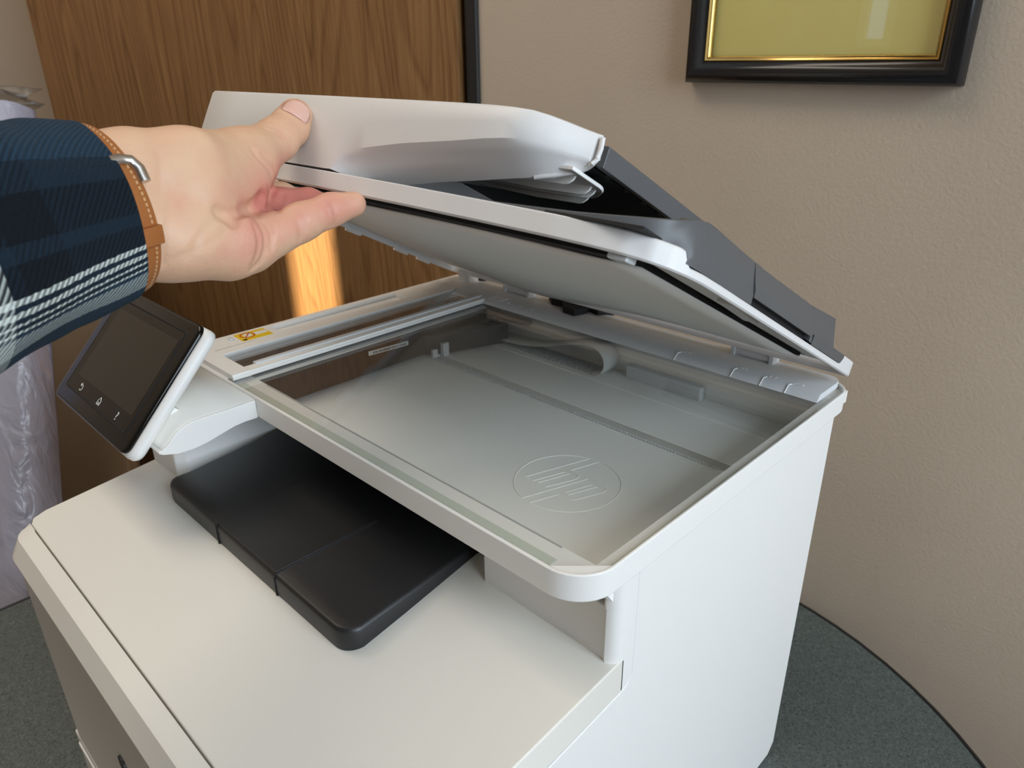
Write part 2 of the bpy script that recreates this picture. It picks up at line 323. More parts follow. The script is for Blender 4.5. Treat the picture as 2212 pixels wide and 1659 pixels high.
# table: racetrack top with black edge band on a pedestal
TT = -0.3435; TC = (0.2142, -0.1513); TR = 0.3776
out = [(-0.371, TC[1]-TR), (TC[0], TC[1]-TR)] + arc(TC[0], TC[1], TR, -90, 90, 40)[1:] + [(-0.371, TC[1]+TR)]
tb = thing('table', 'dark green speckled laminate table with rounded end and black edge under the printer', 'table', (0.05, TC[1], ZF))
G().prism(out, XY, TT-0.028, TT).make('tabletop', TABLE, tb, angle=60)
cx = sum(p[0] for p in out)/len(out); 
def grow(P, d):
    Q = []
    for i in range(len(P)):
        a, b, c = Vector(P[i-1]), Vector(P[i]), Vector(P[(i+1) % len(P)]); n1 = (b-a).normalized(); n2 = (c-b).normalized(); n = Vector((n1.y+n2.y, -n1.x-n2.x)); n.normalize()
        k = max(0.5, n.dot(Vector((n1.y, -n1.x)))); Q.append((b.x+n.x*d/k, b.y+n.y*d/k))
    return Q
lab(G().ring(grow(out, 0.0032), grow(out, 0.0002), XY, TT-0.029, TT+0.0012).make('edge_band', EDGEB, tb, bevel=0.0008, angle=60), 'black plastic edge band')
G().tube([(0.05, TC[1], TT-0.028), (0.05, TC[1], ZF+0.04)], 0.05, 20).make('pedestal', EDGEB, tb)
for k in range(4):
    a = math.radians(45+90*k); G().tube([(0.05, TC[1], ZF+0.05), (0.05+.16*math.cos(a), TC[1]+.16*math.sin(a), ZF+0.035), (0.05+.33*math.cos(a), TC[1]+.33*math.sin(a), ZF+0.018)], [0.028, 0.022, 0.017], 10).make('foot', EDGEB, tb)

# leaning cardboard carton and the panel wrapped in plastic film
def leaning(top, bot, wdir, width, thick, nz=1, nx=1, wav=0.0, seed=1):
    """A slab whose right edge runs from top to bot, reaching width along wdir; thickness away from the viewer."""
    top, bot, wdir = Vector(top), Vector(bot), Vector(wdir).normalized(); ax = (bot-top).normalized(); nrm = ax.cross(wdir).normalized()
    rr = random.Random(seed); ph = [rr.uniform(0, 6.28) for _ in range(12)]
    def P(s, t, k):
        p = top.lerp(bot, t) + wdir*(s*width)
        w = 0
        if wav: w = wav*(math.sin(s*23+ph[0]+2*math.sin(t*5+ph[1])) + 0.6*math.sin(s*51+ph[2]+3*math.sin(t*7+ph[3])) + 0.35*math.sin(t*31+ph[4]+s*9))
        e = thick*0.5*math.sqrt(max(0.0, 1-((abs(2*s-1)-0.86)/0.14)**2)) if abs(2*s-1) > 0.86 and wav else thick*0.5
        return p + nrm*(k*(e+w*0.6))
    rows = []
    for j in range(nz+1):
        t = j/nz; rows.append([P(i/nx, t, 1) for i in range(nx+1)] + [P(1-i/nx, t, -1) for i in range(nx+1)])
    return G().loft(rows, True, True)

# ------------------------------------------------------------------ the printer
pr = thing('printer', 'white multifunction printer with touch screen and raised scanner lid on the dark green table', 'printer', (0.12, -0.18, TT))
def zd(y): return -0.0703 - 0.076*(-0.2225 - y)          # the sloping deck in front
XR = 0.325
# lower body
low = [(0.020, -0.3425), (0.028, -0.333), (0.028, -0.09), (-0.20, -0.0955), (-0.2665, zd(-0.2665)-0.0232), (-0.3818, zd(-0.3818)-0.0232), (-0.3818, -0.3425)]
side = [(0.020, -0.3425), (0.028, -0.333), (0.028, -0.0150), (-0.2030, -0.0150), (-0.2030, -0.0842), (-0.2049, -0.0880), (-0.2081, -0.0909), (-0.2130, -0.0923), (-0.2665, zd(-0.2665)-0.0232), (-0.3818, zd(-0.3818)-0.0232), (-0.3818, -0.3425)]
G().prism(low, YZ, -0.066, 0.3195).make('body', WHITE, pr, bevel=0.002)
G().prism(side, YZ, 0.3190, XR).make('side_panel', WHITE, pr, bevel=0.0009)
# right pillar (front faced trim beside the paper opening)
pil = [(0.2298, 0.02), (0.2298, -0.2180), (0.3165, -0.2190)] + arc(0.3175, -0.2130, 0.0075, -80, -2, 6) + [(0.325, -0.2035), (0.3185, -0.2030), (0.3185, 0.02)]
G().prism(pil, XY, zd(-0.22)-0.012, -0.0365).prism([(0.3168, -0.2035), (0.3168, -0.2196)] + arc(0.3175, -0.2130, 0.0075, -84, -2, 6) + [(0.325, -0.2035)], XY, -0.0365, -0.0145).prism([(-0.2037, -0.060), (-0.2037, -0.0838), (-0.2055, -0.0875), (-0.2085, -0.0902), (-0.2128, -0.0911), (-0.2128, -0.060)], YZ, 0.3185, XR).make('pillar', WHITE, pr, bevel=0.0006)
pil = [(-0.0235, 0.02), (-0.0235, -0.2815), (-0.0295, -0.2885), (-0.0680, -0.2905), (-0.0700, -0.2870), (-0.0700, 0.02)]
G().prism(pil, XY, -0.094, -0.0365).make('pillar', WHITE, pr, bevel=0.0015)
# deck with sloping top; its side band is 23 mm high
dk = G()
pl = [(-0.0703, -0.2030), (-0.0705, -0.270), (-0.0640, -0.3700), (-0.0600, -0.3790), (-0.0535, -0.3818), (XR, -0.3818), (XR, -0.2120), (0.3185, -0.2030)]
top = [(x, y, zd(y)) for x, y in pl]; bot = [(x, y, zd(y) - 0.0222) for x, y in pl]
n = len(pl); dk.add(top+bot, [tuple(range(n)), tuple(range(n, 2*n))[::-1]] + [(i, (i+1) % n, n+(i+1) % n, n+i) for i in range(n)])
G().box(-0.0690, 0.3185, -0.2030, 0.020, -0.0900, zd(-0.2030)).make('bin_floor', WARMW, pr)
# slope needs a crease at y=-0.2025
dk.make('deck', WARMW, pr, bevel=0.0010)
# front door with bevelled top edge
fx0, fx1 = -0.0560, XR
fp = [(-0.3828, zd(-0.3828)), (-0.3850, zd(-0.3850)+0.0002), (-0.3932, zd(-0.3932)-0.0012), (-0.3995, -0.0965), (-0.3975, -0.1010), (-0.3965, -0.2640), (-0.3828, -0.2640)]
fd = G().prism(fp, YZ, -0.0400, fx1)
# rounded left corner of the door: outline turns back towards the body
rows = []
for k in range(6):
    a = math.radians(18*k); sx = -0.0400 - 0.0155*math.sin(a); sy = 0.0115*(1-math.cos(a))
    rows.append([(sx, min(y + sy, -0.3822), z) for y, z in fp])
fd2 = G().loft(rows, True, True)
fdo = fd.add(fd2.v, fd2.f).make('front_door', WARMW, pr, bevel=0.0008)
G().prism(rrect(0.1055, 0.1175, -0.1700, -0.1570, .0055), XZ, -0.3984, -0.3960).make('power_button', BLACKP, fdo)
tr = G().box(-0.052, XR, -0.3968, -0.383, -0.3400, -0.2655).make('paper_tray', WHITE, pr, bevel=0.0012)
G().box(-0.046, 0.30, -0.3980, -0.3966, -0.2790, -0.2735).make('pull_lip', WHITE, tr, bevel=0.0006)
for (x, y) in ((-0.03, -0.36), (0.29, -0.36), (-0.03, 0.0), (0.29, 0.0)):
    G().tube([(x, y, TT+0.0005), (x, y, -0.3415)], 0.012, 14).make('foot', BLACKP, pr)
# paper opening: back wall and underside of the scanner
G().box(-0.024, 0.2300, -0.035, -0.030, -0.090, -0.0365).make('bin_back', BLACKM, pr)
# black output tray with its flush stopper flap
ztop = -0.0618
to = [(-0.0225, -0.06), (-0.0225, -0.2040), (-0.0035, -0.2935)]
to = [(-0.0225, -0.05), (-0.0222, -0.196), (-0.0072, -0.287)] + arc(0.0035, -0.2935, 0.0115, 200, 262, 5) + [(0.2020, -0.3052)] + arc(0.2050, -0.2930, 0.0122, 275, 352, 6) + [(0.2085, -0.2040), (0.2075, -0.05)]
ot = G()
n = len(to); nn = 3
rows = []
for (ins, z) in ((0.0012, -0.0800), (0.0, -0.0735), (0.0, ztop-0.0026), (0.0008, ztop-0.0006), (0.0026, ztop)):
    q = grow([(a, b) for a, b in to], -ins) if ins else to
    rows.append([(a, b, z if z > -0.075 else min(z, zd(b)-0.003)) for a, b in q])
ot.loft(rows, True, False); m = len(to); ot.f.append(tuple(range(4*m, 5*m)))
oto = lab(ot.make('output_tray', BLACKP, pr, angle=50), 'matt black output tray')
fl = [(0.0722, -0.3043), (0.1452, -0.3043), (0.1452, -0.2315), (0.1425, -0.2288), (0.0672, -0.2288), (0.0648, -0.2312)]
gr = G()
def groove(p, q, w=0.0005): stroke([p, q], w, 0.0005, lambda x, y, t: (x, y, ztop-0.0001+t), gr)
for k in range(len(fl)): groove(fl[k], fl[(k+1) % len(fl)]) if k != 0 else None
G().prism(grow(fl, -0.0006)[::1], XY, ztop-0.001, ztop+0.0009).make('stopper_flap', BLACKP, oto, bevel=0.0006)
gr.make('flap_seam', BLACKM, oto)
for x in (0.0722, 0.1452): G().box(x-0.0004, x+0.0004, -0.3056, -0.3020, -0.0780, ztop-0.0002).make('flap_seam', BLACKM, oto)

# ---- scanner: rim, bed, glass, strips
RO = rrect(-0.0845, 0.3290, -0.2515, 0.0450, [0.006, 0.0225, 0.020, 0.016], 10)
RI = rrect(-0.0822, 0.3272, -0.2492, 0.0428, [0.004, 0.0203, 0.018, 0.014], 10)
rim = G().ring(RO, RI, XY, -0.0150, 0.0).make('scanner_rim', WHITE, pr, bevel=0.0007)
ch = [(-0.0845+.003, 0.043), (-0.0845+.003, -0.2492)]
# ledge under the glass (white frame) with openings
LZ = -0.0034
lg = G()
lg.prism([(-0.0045, -0.2490), (0.3060, -0.2490), (0.3266, -0.2300), (0.3266, 0.0400), (0.3195, 0.0400), (0.3195, -0.2314), (-0.0045, -0.2314)], XY, -0.0120, LZ).box(-0.082, -0.0045, -0.2490, -0.2340, -0.0120, -0.0010).box(-0.082, -0.0430, -0.2340, 0.043, -0.0120, -0.0010).box(-0.043, 0.3195, 0.0115, 0.0425, -0.0120, -0.0020)
led = lg.make('glass_ledge', WHITE, rim)
# corner filler outside the chamfered glass corner
cf = [(0.3071, -0.2490), (0.3271, -0.2299)] + [p for p in RI if p[0] > 0.3071 and p[1] < -0.2299][::-1]
G().prism(cf, XY, -0.004, -0.0004).make('corner_filler', WHITE, rim)
lab(G().box(0.006, 0.3040, -0.2462, -0.2408, LZ, LZ+0.0003).make('adhesive_tape', TAPE, rim), 'pale green adhesive tape')
lab(G().box(0.3245, 0.3262, -0.2280, -0.005, LZ, LZ+0.0003).make('adhesive_tape', TAPE, rim), 'pale green adhesive tape')
lab(G().box(0.022, 0.2995, -0.2326, -0.2318, LZ, LZ+0.0005).make('ledge_line', LEDGEL, rim), 'grey line')
# tub
FZ = -0.0300
tub = G().box(-0.066, 0.3200, -0.2180, -0.0780, FZ-0.003, FZ)
tub.box(-0.066, 0.3200, -0.0780, -0.0655, FZ-0.0115, FZ-0.0085).box(-0.066, 0.3200, -0.0770, -0.0725, FZ-0.0085, FZ-0.0006)                     # channel floor
tub.box(-0.066, 0.3200, -0.0655, 0.0130, FZ-0.0115, FZ)                      # raised rear floor
tub.prism([(0.0133, FZ-0.001), (0.0125, FZ+0.010), (0.0118, LZ-0.002), (0.0150, LZ-0.002), (0.0150, FZ)], YZ, -0.066, 0.3200)   # rear wall
tub.box(0.3196, 0.3215, -0.2180, 0.014, FZ-0.004, -0.0110).prism([(-0.2180, FZ-0.003), (-0.2340, -0.0110), (-0.2180, -0.0110)], YZ, 0.3196, 0.3215).prism([(-0.2160, FZ), (-0.2314, -0.0110), (-0.2340, -0.0110), (-0.2180, FZ-0.003)], YZ, -0.066, 0.3200).box(-0.068, -0.066, -0.2200, 0.014, FZ-0.004, -0.0120)
tub.prism([(-0.0190, FZ-0.001), (-0.0165, FZ+0.0010), (-0.0150, FZ-0.001)], YZ, 0.0, 0.300)
tub.prism([(-0.0655, FZ-0.0006), (-0.0660, FZ+0.0005), (-0.0640, FZ+0.0007), (-0.0632, FZ-0.0004)], YZ, -0.05, 0.3195)
lab(tub.make('scanner_tub', BEDG, rim, bevel=0.0005), 'pale grey tub below the glass')
lab(G().prism([(0.165, 0.0050), (0.2330, 0.0050), (0.2342, 0.0072), (0.2332, 0.0120), (0.165, 0.0120)], XY, FZ, FZ+0.0110).make('stop_block', STRIPW, rim, bevel=0.0006), 'pale grey block in the tub')
th = G()
for k in range(112):
    x = 0.005 + k*0.0026; th.box(x, x+0.0013, -0.0752, -0.0738, FZ-0.0006, FZ+0.0007)
tho = lab(th.make('rack_teeth', STRIPW, rim, smooth=False), 'fine row of rack teeth'); tho['kind'] = 'stuff'
# embossed round logo on the tub floor
FL = lambda x, y, t: (x, y, FZ + 0.0001 + t)
lg = G()
circ = [(0.2355 + 0.0330*math.cos(a), -0.1518 + 0.0330*math.sin(a)) for a in [math.radians(-118 + k*348/60) for k in range(61)]]
cut = lambda p: True
seg1 = [(0.2355 + 0.0330*math.cos(math.radians(a)), -0.1518 + 0.0330*math.sin(math.radians(a))) for a in range(92, -93, -4)]
seg2 = [(0.2355 + 0.0330*math.cos(math.radians(a)), -0.1518 + 0.0330*math.sin(math.radians(a))) for a in range(105, 256, 4)]
for L in (seg1, seg2,
          [(0.2273, -0.1206), (0.2126, -0.1649), (0.2192, -0.165), (0.2268, -0.1438), (0.2301, -0.1439), (0.223, -0.1651), (0.2299, -0.1651), (0.2368, -0.1474), (0.2372, -0.1439), (0.2364, -0.1417), (0.2341, -0.1405), (0.2281, -0.1399), (0.2345, -0.1195)],
          [(0.2277, -0.1842), (0.2426, -0.1404), (0.2535, -0.1412), (0.2568, -0.1414), (0.2585, -0.1425), (0.2591, -0.1444), (0.2589, -0.1468), (0.252, -0.1645), (0.2507, -0.1658), (0.2479, -0.1666), (0.2408, -0.1664), (0.2343, -0.1850)],
          [(0.2421, -0.1624), (0.2487, -0.144), (0.2522, -0.1441), (0.2457, -0.1624), (0.2421, -0.1624)]):
    stroke(L, 0.00042, 0.00035, FL, lg)
lab(lg.make('logo', BEDG, rim, smooth=False), 'round embossed logo with slanted letters hp')
# carriage under the strip with bar code, bracket and belt clip
cx0, cx1 = -0.052, 0.0100
ca = G().prism([(cx0, FZ+0.004), (cx0, -0.0052), (cx1-0.004, -0.0052), (cx1, -0.0075), (cx1+0.001, FZ+0.003)], XZ, -0.2290, 0.0040)
cao = lab(ca.make('scan_carriage', DARKB, rim, bevel=0.0008), 'dark brown scanning carriage')
bc = lambda y, z, t: (cx1 + 0.0004 + t - (z + 0.0075)*0.0, y, z)
lb = G().prism([(-0.1368, -0.0078), (-0.0962, -0.0096), (-0.0962, -0.0132), (-0.1368, -0.0114)], lambda a, b, t: (t, a, b), cx1+0.0006, cx1+0.0012); lab(lb.make('barcode_label', PRINTW, rim), 'white bar code label')
bg = G(); y = -0.1325; rr = random.Random(2)
while y < -0.0985:
    w = rr.choice((0.0003, 0.0005, 0.0008)); z = -0.0088 - (y+0.1365)*0.045; bg.box(cx1+0.0012, cx1+0.0014, y, y+w, z-0.0018, z); y += w + rr.choice((0.0003, 0.0005, 0.0007))
bgo = bg.make('barcode_bars', BLACKINK, rim, smooth=False); bgo['kind'] = 'stuff'
G().box(cx1, cx1+0.012, -0.0665, -0.0600, FZ, FZ+0.012).box(cx1+0.004, cx1+0.007, -0.0745, -0.0665, FZ-0.001, FZ+0.007).make('belt_clip', STRIPW, rim, bevel=0.0006)
G().prism([(0.010, -0.078), (0.016, -0.072), (0.040, -0.004), (0.010, -0.002)], XY, -0.0285, -0.0100).make('carriage_end', DARKB, rim, bevel=0.0008)
G().tube([(0.004, -0.0700, -0.0255), (0.020, -0.030, -0.0120), (0.026, -0.006, -0.0070)], 0.0022, 8).make('guide_rod', BLACKP, rim)
G().prism([(0.012, -0.006), (0.060, 0.002), (0.058, 0.009), (0.012, 0.009)], XY, -0.0100, -0.0078).make('cable_cover', BLACKP, rim)
# flat ribbon cable: printed lower run, loop, sagging upper run
zc = FZ + 0.0004
path = [(0.0, zc), (0.050, zc), (0.100, zc), (0.1350, zc)] + [(0.1425 + 0.0122*math.sin(math.radians(a)), zc + 0.0122 - 0.0122*math.cos(math.radians(a))) for a in range(0, 181, 15)] + [(0.130, -0.0058), (0.115, -0.0098), (0.098, -0.0155), (0.080, -0.0205), (0.0615, -0.0238), (0.045, -0.0254), (0.028, -0.0256), (0.010, -0.0240), (-0.010, -0.0220), (-0.030, -0.0210)]
rows = [[(x, -0.0115 + 0.02*max(0.0, 0.07-x)*(1 if k > 12 else -0.6), z), (x, 0.0095 + 0.02*max(0.0, 0.07-x)*(0.1 if k > 12 else -0.3), z)] for k, (x, z) in enumerate(path)]
rib = lab(G().loft(rows).make('ribbon_cable', PRINTW, rim, solid=0.0003), 'pale grey flat ribbon cable')
pg = G(); rr = random.Random(7)
for j in range(9):
    y = -0.0100 + j*0.0021; x = 0.040
    while x < 0.140:
        w = rr.uniform(0.003, 0.008); pg.box(x, min(x+w, 0.142), y, y+0.0008, zc+0.0002, zc+0.0004); x += w + 0.0012
pgo = lab(pg.make('ribbon_print', BLUEINK, rim, smooth=False), 'dashed blue grey print on the ribbon'); pgo['kind'] = 'stuff'
# the big pane
gp = [(-0.0045, -0.2487), (0.3071, -0.2487), (0.3270, -0.2300), (0.3270, 0.0165), (-0.0045, 0.0165)]
G().prism(gp, XY, -0.0030, -0.0006).make('glass_pane', GLASS, rim)
# strip along the back with size marks
sp = [(-0.040, 0.0045), (0.3216, 0.0045), (0.3218, 0.0300)] + arc(0.3120, 0.0310, 0.0098, 0, 90, 6) + [(-0.040, 0.0415)]
sg = G(); n = len(sp); low = [(x, y, -0.0004) for x, y in sp]; low[0] = (-0.040, -0.0012, -0.0004); low[1] = (0.3220, -0.0012, -0.0004)
sg.add(low + [(x, y, 0.0040) for x, y in sp], [tuple(range(n))[::-1], tuple(range(n, 2*n))] + [(i, (i+1) % n, n+(i+1) % n, n+i) for i in range(n)])
stp = lab(sg.make('size_strip', STRIPW, rim, bevel=0.0004), 'pale grey strip with raised paper size marks')
SZ = lambda x, y, t: (x, y, 0.0040 + t)
for (x, tx) in ((0.2115, 'A5'), (0.2583, 'B5'), (0.2808, 'LT'), (0.2990, 'A4')):
    mk = G()
    for (p, q, za, zb) in (((x+0.0002, -0.0010), (x+0.0002, 0.0043), -0.0002, 0.0040), ((x+0.0002, 0.0043), (x+0.0012, 0.0075), 0.0040, 0.0040)):
        mk.tube([(p[0], p[1], za+0.0002), (q[0], q[1], zb+0.0002)], 0.0004, 6)
    gl = glyphs(tx, 0.0058, lambda a, b, t, x=x: (x + 0.0018 + a, 0.0082 + b, 0.0041 + t)); 
    mk.make('size_line', WHITE, rim); gl.make('size_lettering', WHITE, rim, smooth=False)
ic = G(); Q = [(0.0063, 0.0037), (0.0216, 0.0037), (0.0216, 0.0152), (0.0063, 0.0152)]
stroke(Q + [Q[0]], 0.0003, 0.0004, SZ, ic); Q2 = [(0.010, 0.0070), (0.0175, 0.0070), (0.0175, 0.0125), (0.010, 0.0125)]; stroke(Q2 + [Q2[0]], 0.0003, 0.0004, SZ, ic)
stroke([(0.0125, 0.0098), (0.0105, 0.0120), (0.0130, 0.0120)], 0.0004, 0.0005, SZ, ic)
for (x, y) in ((0.0297, 0.0055), (0.0446, 0.0055), (0.0592, 0.0055)): ic.box(x, x+0.0018, y, y+0.0008, 0.004, 0.0046)
ic.make('corner_icon', WHITE, rim, smooth=False)
# raised bezel of the feeder window on the left
bo = [(-0.0800, -0.2475), (0.0022, -0.2475), (0.0022, 0.0065), (-0.0800, 0.0400)]; 
bz = G()
def slab(x0, x1, y0, y1): bz.box(x0, x1, y0, y1, -0.0010, 0.0034)
slab(-0.0800, 0.0022, -0.2475, -0.2338); slab(-0.0800, -0.0743, -0.2338, 0.0420); slab(-0.0535, -0.0420, -0.2338, 0.0088); slab(-0.0070, 0.0022, -0.2338, 0.0065)
slab(-0.0743, -0.0535, -0.2338, -0.1755); slab(-0.0743, -0.0535, -0.0440, 0.0088); bz.box(-0.0743, -0.0400, 0.0088, 0.0420, -0.0010, 0.0030); bz.box(-0.0743, -0.0535, -0.1755, -0.0440, -0.0010, -0.0004)
bzo = bz.make('feeder_bezel', WHITE, rim, bevel=0.0006)
G().box(-0.0420, -0.0070, -0.2338, 0.0072, 0.0002, 0.0020).make('feeder_glass', GLASS, rim)
lab(G().box(-0.0225, -0.0068, -0.2265, 0.0040, -0.0048, -0.0030).make('white_reference', PADW, rim), 'white strip below the narrow glass')
lab(G().prism([(-0.0095, 0.0022), (-0.0095, 0.0046), (-0.0070, 0.0050), (-0.0045, 0.0046), (-0.0045, 0.0034)], XZ, -0.2255, 0.0060).make('sheet_guide', TRANSL, rim, bevel=0.0004), 'clear grey sheet guide')
G().box(-0.0002, 0.0034, -0.2476, 0.0050, 0.0000, 0.0016).make('bezel_lip', WHITE, rim, bevel=0.0006)
lab(G().box(0.0028, 0.0075, -0.2330, 0.0000, -0.0042, -0.0032).make('shading_strip', PADW, rim), 'pale strip below the glass edge')
# warning sticker
ST = lambda x, y, t: (x, y, 0.0034 + t)
stk = lab(G().prism([(-0.0760, -0.2078), (-0.0568, -0.2086), (-0.0563, -0.1820), (-0.0757, -0.1820)], ST, 0.0, 0.0002).make('warning_sticker', YELLOW, rim), 'yellow warning sticker with red no sign')
G().prism([(-0.0706, -0.1935), (-0.0640, -0.1935), (-0.0640, -0.1840), (-0.0655, -0.1826), (-0.0690, -0.1826), (-0.0706, -0.1840)], ST, 0.0002, 0.0003).make('sticker_sheet', PRINTW, rim)
G().prism([(-0.0725, -0.2015), (-0.0640, -0.2030), (-0.0645, -0.1965), (-0.0705, -0.1955)], ST, 0.0002, 0.0003).make('sticker_hand', PRINTW, rim)
rg = G(); ro = [(-0.0678 + 0.0066*math.cos(k*math.pi/16), -0.1994 + 0.0062*math.sin(k*math.pi/16)) for k in range(32)]; ri = [(-0.0678 + 0.0054*math.cos(k*math.pi/16), -0.1994 + 0.0050*math.sin(k*math.pi/16)) for k in range(32)]
rg.ring(ro, ri, ST, 0.0003, 0.00045); rg.prism([(-0.0726, -0.1962), (-0.0720, -0.1953), (-0.0632, -0.2026), (-0.0638, -0.2035)], ST, 0.0003, 0.00045)
rg.make('no_sign', REDP, rim, smooth=False)
G().prism([(-0.0600, -0.2075), (-0.0572, -0.2068), (-0.0578, -0.2040), (-0.0594, -0.2046), (-0.0606, -0.2030)], ST, 0.0003, 0.0004).make('sticker_mark', BLACKINK, rim)
G().prism(rrect(-0.0700, -0.0655, -0.2155, -0.2115, 0.0015, 3), ST, 0.0, 0.0016).make('bezel_clip', TRANSL, rim, bevel=0.0006)

# ---- control shelf and the tilting touch panel
SXL, SXR = -0.0845, 0.0417
sh = [(-0.2515, -0.0022), (-0.2785, -0.0021), (-0.2880, -0.0018), (-0.2950, -0.0022), (-0.3010, -0.0036), (-0.3060, -0.0060), (-0.3105, -0.0098), (-0.3140, -0.0132), (-0.3170, -0.0150), (-0.3192, -0.0152), (-0.3196, -0.0166), (-0.3170, -0.0182), (-0.3080, -0.0210), (-0.2980, -0.0216), (-0.2890, -0.0206), (-0.2820, -0.0190), (-0.2750, -0.0174), (-0.2690, -0.0160), (-0.2610, -0.0153), (-0.2515, -0.0156)]
she = G().prism(sh, YZ, SXL, SXR).make('control_shelf', WHITE, pr, bevel=0.0008, angle=50)
sk = [(y, z+0.0003) for y, z in sh[:9]]
G().loft([[(SXL+0.001, y, z) for y, z in sk], [(SXR-0.0012, y, z) for y, z in sk]]).make('shelf_skin', WARMW, she, solid=0.0006)
G().prism([(-0.3090, -0.0060), (-0.2935, -0.0019), (-0.2990, 0.0030), (-0.3130, 0.0030)], YZ, -0.055, 0.0200).make('tilt_hinge', WHITE, she, bevel=0.0008)
TA = math.radians(47); PO = Vector((0.030, -0.3349, -0.0158)); PU = Vector((0, math.cos(TA), math.sin(TA))); PN = Vector((0, -math.sin(TA), math.cos(TA)))
def PT(a, b, t): return tuple(PO + Vector((a, 0, 0)) + PU*b + PN*t)
rows = []
for (e, t) in ((0.0, -0.0006), (0.0014, -0.0012), (0.0030, -0.0030), (0.0034, -0.0060), (0.0020, -0.0090), (-0.0020, -0.0112), (-0.0080, -0.0125)):
    q = rrect(-0.1362-e*0.6, 0.0000+e*1.5, -0.0002-e*0.5, 0.0928+e*0.15, 0.0075, 5); rows.append([PT(a, b, t) for a, b in q])
hs = G().loft(rows, True, True)
cp = hs.make('control_panel', WHITE, pr, angle=50)
bzl = rrect(-0.1365, 0.0003, -0.0002, 0.0935, 0.0068, 5)
rows = [[PT(a, b, t) for a, b in (grow(bzl, -e) if e else bzl)] for (e, t) in ((0, -0.0008), (0, 0.0010), (0.0006, 0.0017), (0.0018, 0.0020))]
gg = G().loft(rows, True, True); lab(gg.make('screen_bezel', GLOSSB, cp, angle=50), 'glossy black bezel')
inn = rrect(-0.1255, -0.0122, 0.0108, 0.0848, 0.0022, 4)
ig = G(); stroke(inn + [inn[0]], 0.0007, 0.0006, lambda a, b, t: PT(a, b, 0.0020 + t), ig); ig.make('bezel_groove', BLACKM, cp)
G().prism(grow(inn, -0.0008), PT, 0.0018, 0.0024).make('touch_glass', GLOSSB, cp)
lab(G().prism([(-0.1160, 0.0220), (-0.0158, 0.0220), (-0.0158, 0.0779), (-0.1160, 0.0779)], PT, 0.0023, 0.0026).make('display', SCREEN, cp), 'dark blank display')
PI_ = lambda a, b, t: PT(a, b, 0.00245 + t)
ik = G(); stroke([(-0.1008 + 0.0022*math.cos(math.radians(d)), 0.0158 + 0.0020*math.sin(math.radians(d))) for d in range(-120, 95, 18)], 0.00035, 0.0002, PI_, ik)
stroke([(-0.1032, 0.0178), (-0.1008, 0.0178)], 0.00035, 0.0002, PI_, ik); stroke([(-0.1018, 0.0190), (-0.1034, 0.0178), (-0.1018, 0.0166)], 0.00035, 0.0002, PI_, ik)
ik.make('back_icon', PRINTW, cp)
ik = G(); stroke([(-0.0678, 0.0138), (-0.0678, 0.0165), (-0.0655, 0.0190), (-0.0632, 0.0165), (-0.0632, 0.0138), (-0.0678, 0.0138)], 0.0003, 0.0002, PI_, ik); stroke([(-0.0660, 0.0138), (-0.0660, 0.0155), (-0.0648, 0.0155), (-0.0648, 0.0138)], 0.00025, 0.0002, PI_, ik)
ik.make('home_icon', PRINTW, cp)
glyphs('?', 0.0082, lambda a, b, t: PT(-0.0345 + a, 0.0132 + b, 0.0026 + t)).make('help_icon', PRINTW, cp, smooth=False)

# ---- lid, in its own frame: u across, v from the hinge to the front edge, w up from the rim
AL = math.atan(0.526); LO = Vector((0, 0.0314, 0.0097)); EV = Vector((0, -math.cos(AL), math.sin(AL))); EW = Vector((0, math.sin(AL), math.cos(AL)))
def LW(u, v, w): return tuple(LO + Vector((u, 0, 0)) + EV*v + EW*w)
front = [(-0.0800, 0.2700), (-0.0765, 0.2800), (-0.0680, 0.2845), (0.0500, 0.2845), (0.1000, 0.2838), (0.1700, 0.2810), (0.2300, 0.2770), (0.2700, 0.2735), (0.2900, 0.2705), (0.3050, 0.2665), (0.3150, 0.2610), (0.3220, 0.2535), (0.3262, 0.2450), (0.3284, 0.2350), (0.3290, 0.2200)]
back = [(0.3290, 0.0100)] + [(0.3245 + 0.0045*math.cos(math.radians(a)), 0.0045 - 0.0045*math.sin(math.radians(a))) for a in (20, 50, 80)] + [(-0.072, 0.0), (-0.0800, 0.008)]
LOUT = (front + back)[::-1]
lo = G()
def hrim(u, v):            # height of the white rim along the outline
    if u > 0.30:
        if v < 0.024: return 0.0106
        if v < 0.030: return 0.0106 - 0.0064*(v-0.024)/0.006
        if v < 0.246: return 0.0042
        return 0.0042 + 0.0063*min(1, (v-0.246)/0.0035)
    return 0.0105
def dense(P, step=0.0022):
    Q = []
    for i in range(len(P)):
        a, b = Vector(P[i]), Vector(P[(i+1) % len(P)]); k = max(1, int((b-a).length/step))
        Q += [tuple(a.lerp(b, j/k)) for j in range(k)]
    return Q
LD = dense(LOUT); LIN = grow(LD, -0.0030); LIN2 = grow(LD, -0.0024)
rows = [[LW(*p, hrim(*q)-0.0016) for p, q in zip(LIN, LD)], [LW(u, v, 0.0) for u, v in LIN2], [LW(u, v, 0.0) for u, v in grow(LD, -0.0008)], [LW(u, v, 0.0008) for u, v in LD]]
rows += [[LW(u, v, hrim(u, v)-0.0008) for u, v in LD], [LW(*p, hrim(*q)) for p, q in zip(grow(LD, -0.0008), LD)], [LW(*p, hrim(*q)) for p, q in zip(LIN2, LD)], [LW(*p, hrim(*q)-0.0016) for p, q in zip(LIN, LD)]]
lo.loft(rows, True); m = len(LD); 
lid = lab(lo.make('scanner_lid', SHADEDW, pr, angle=35), 'white scanner lid held open with dark grey cover on top')
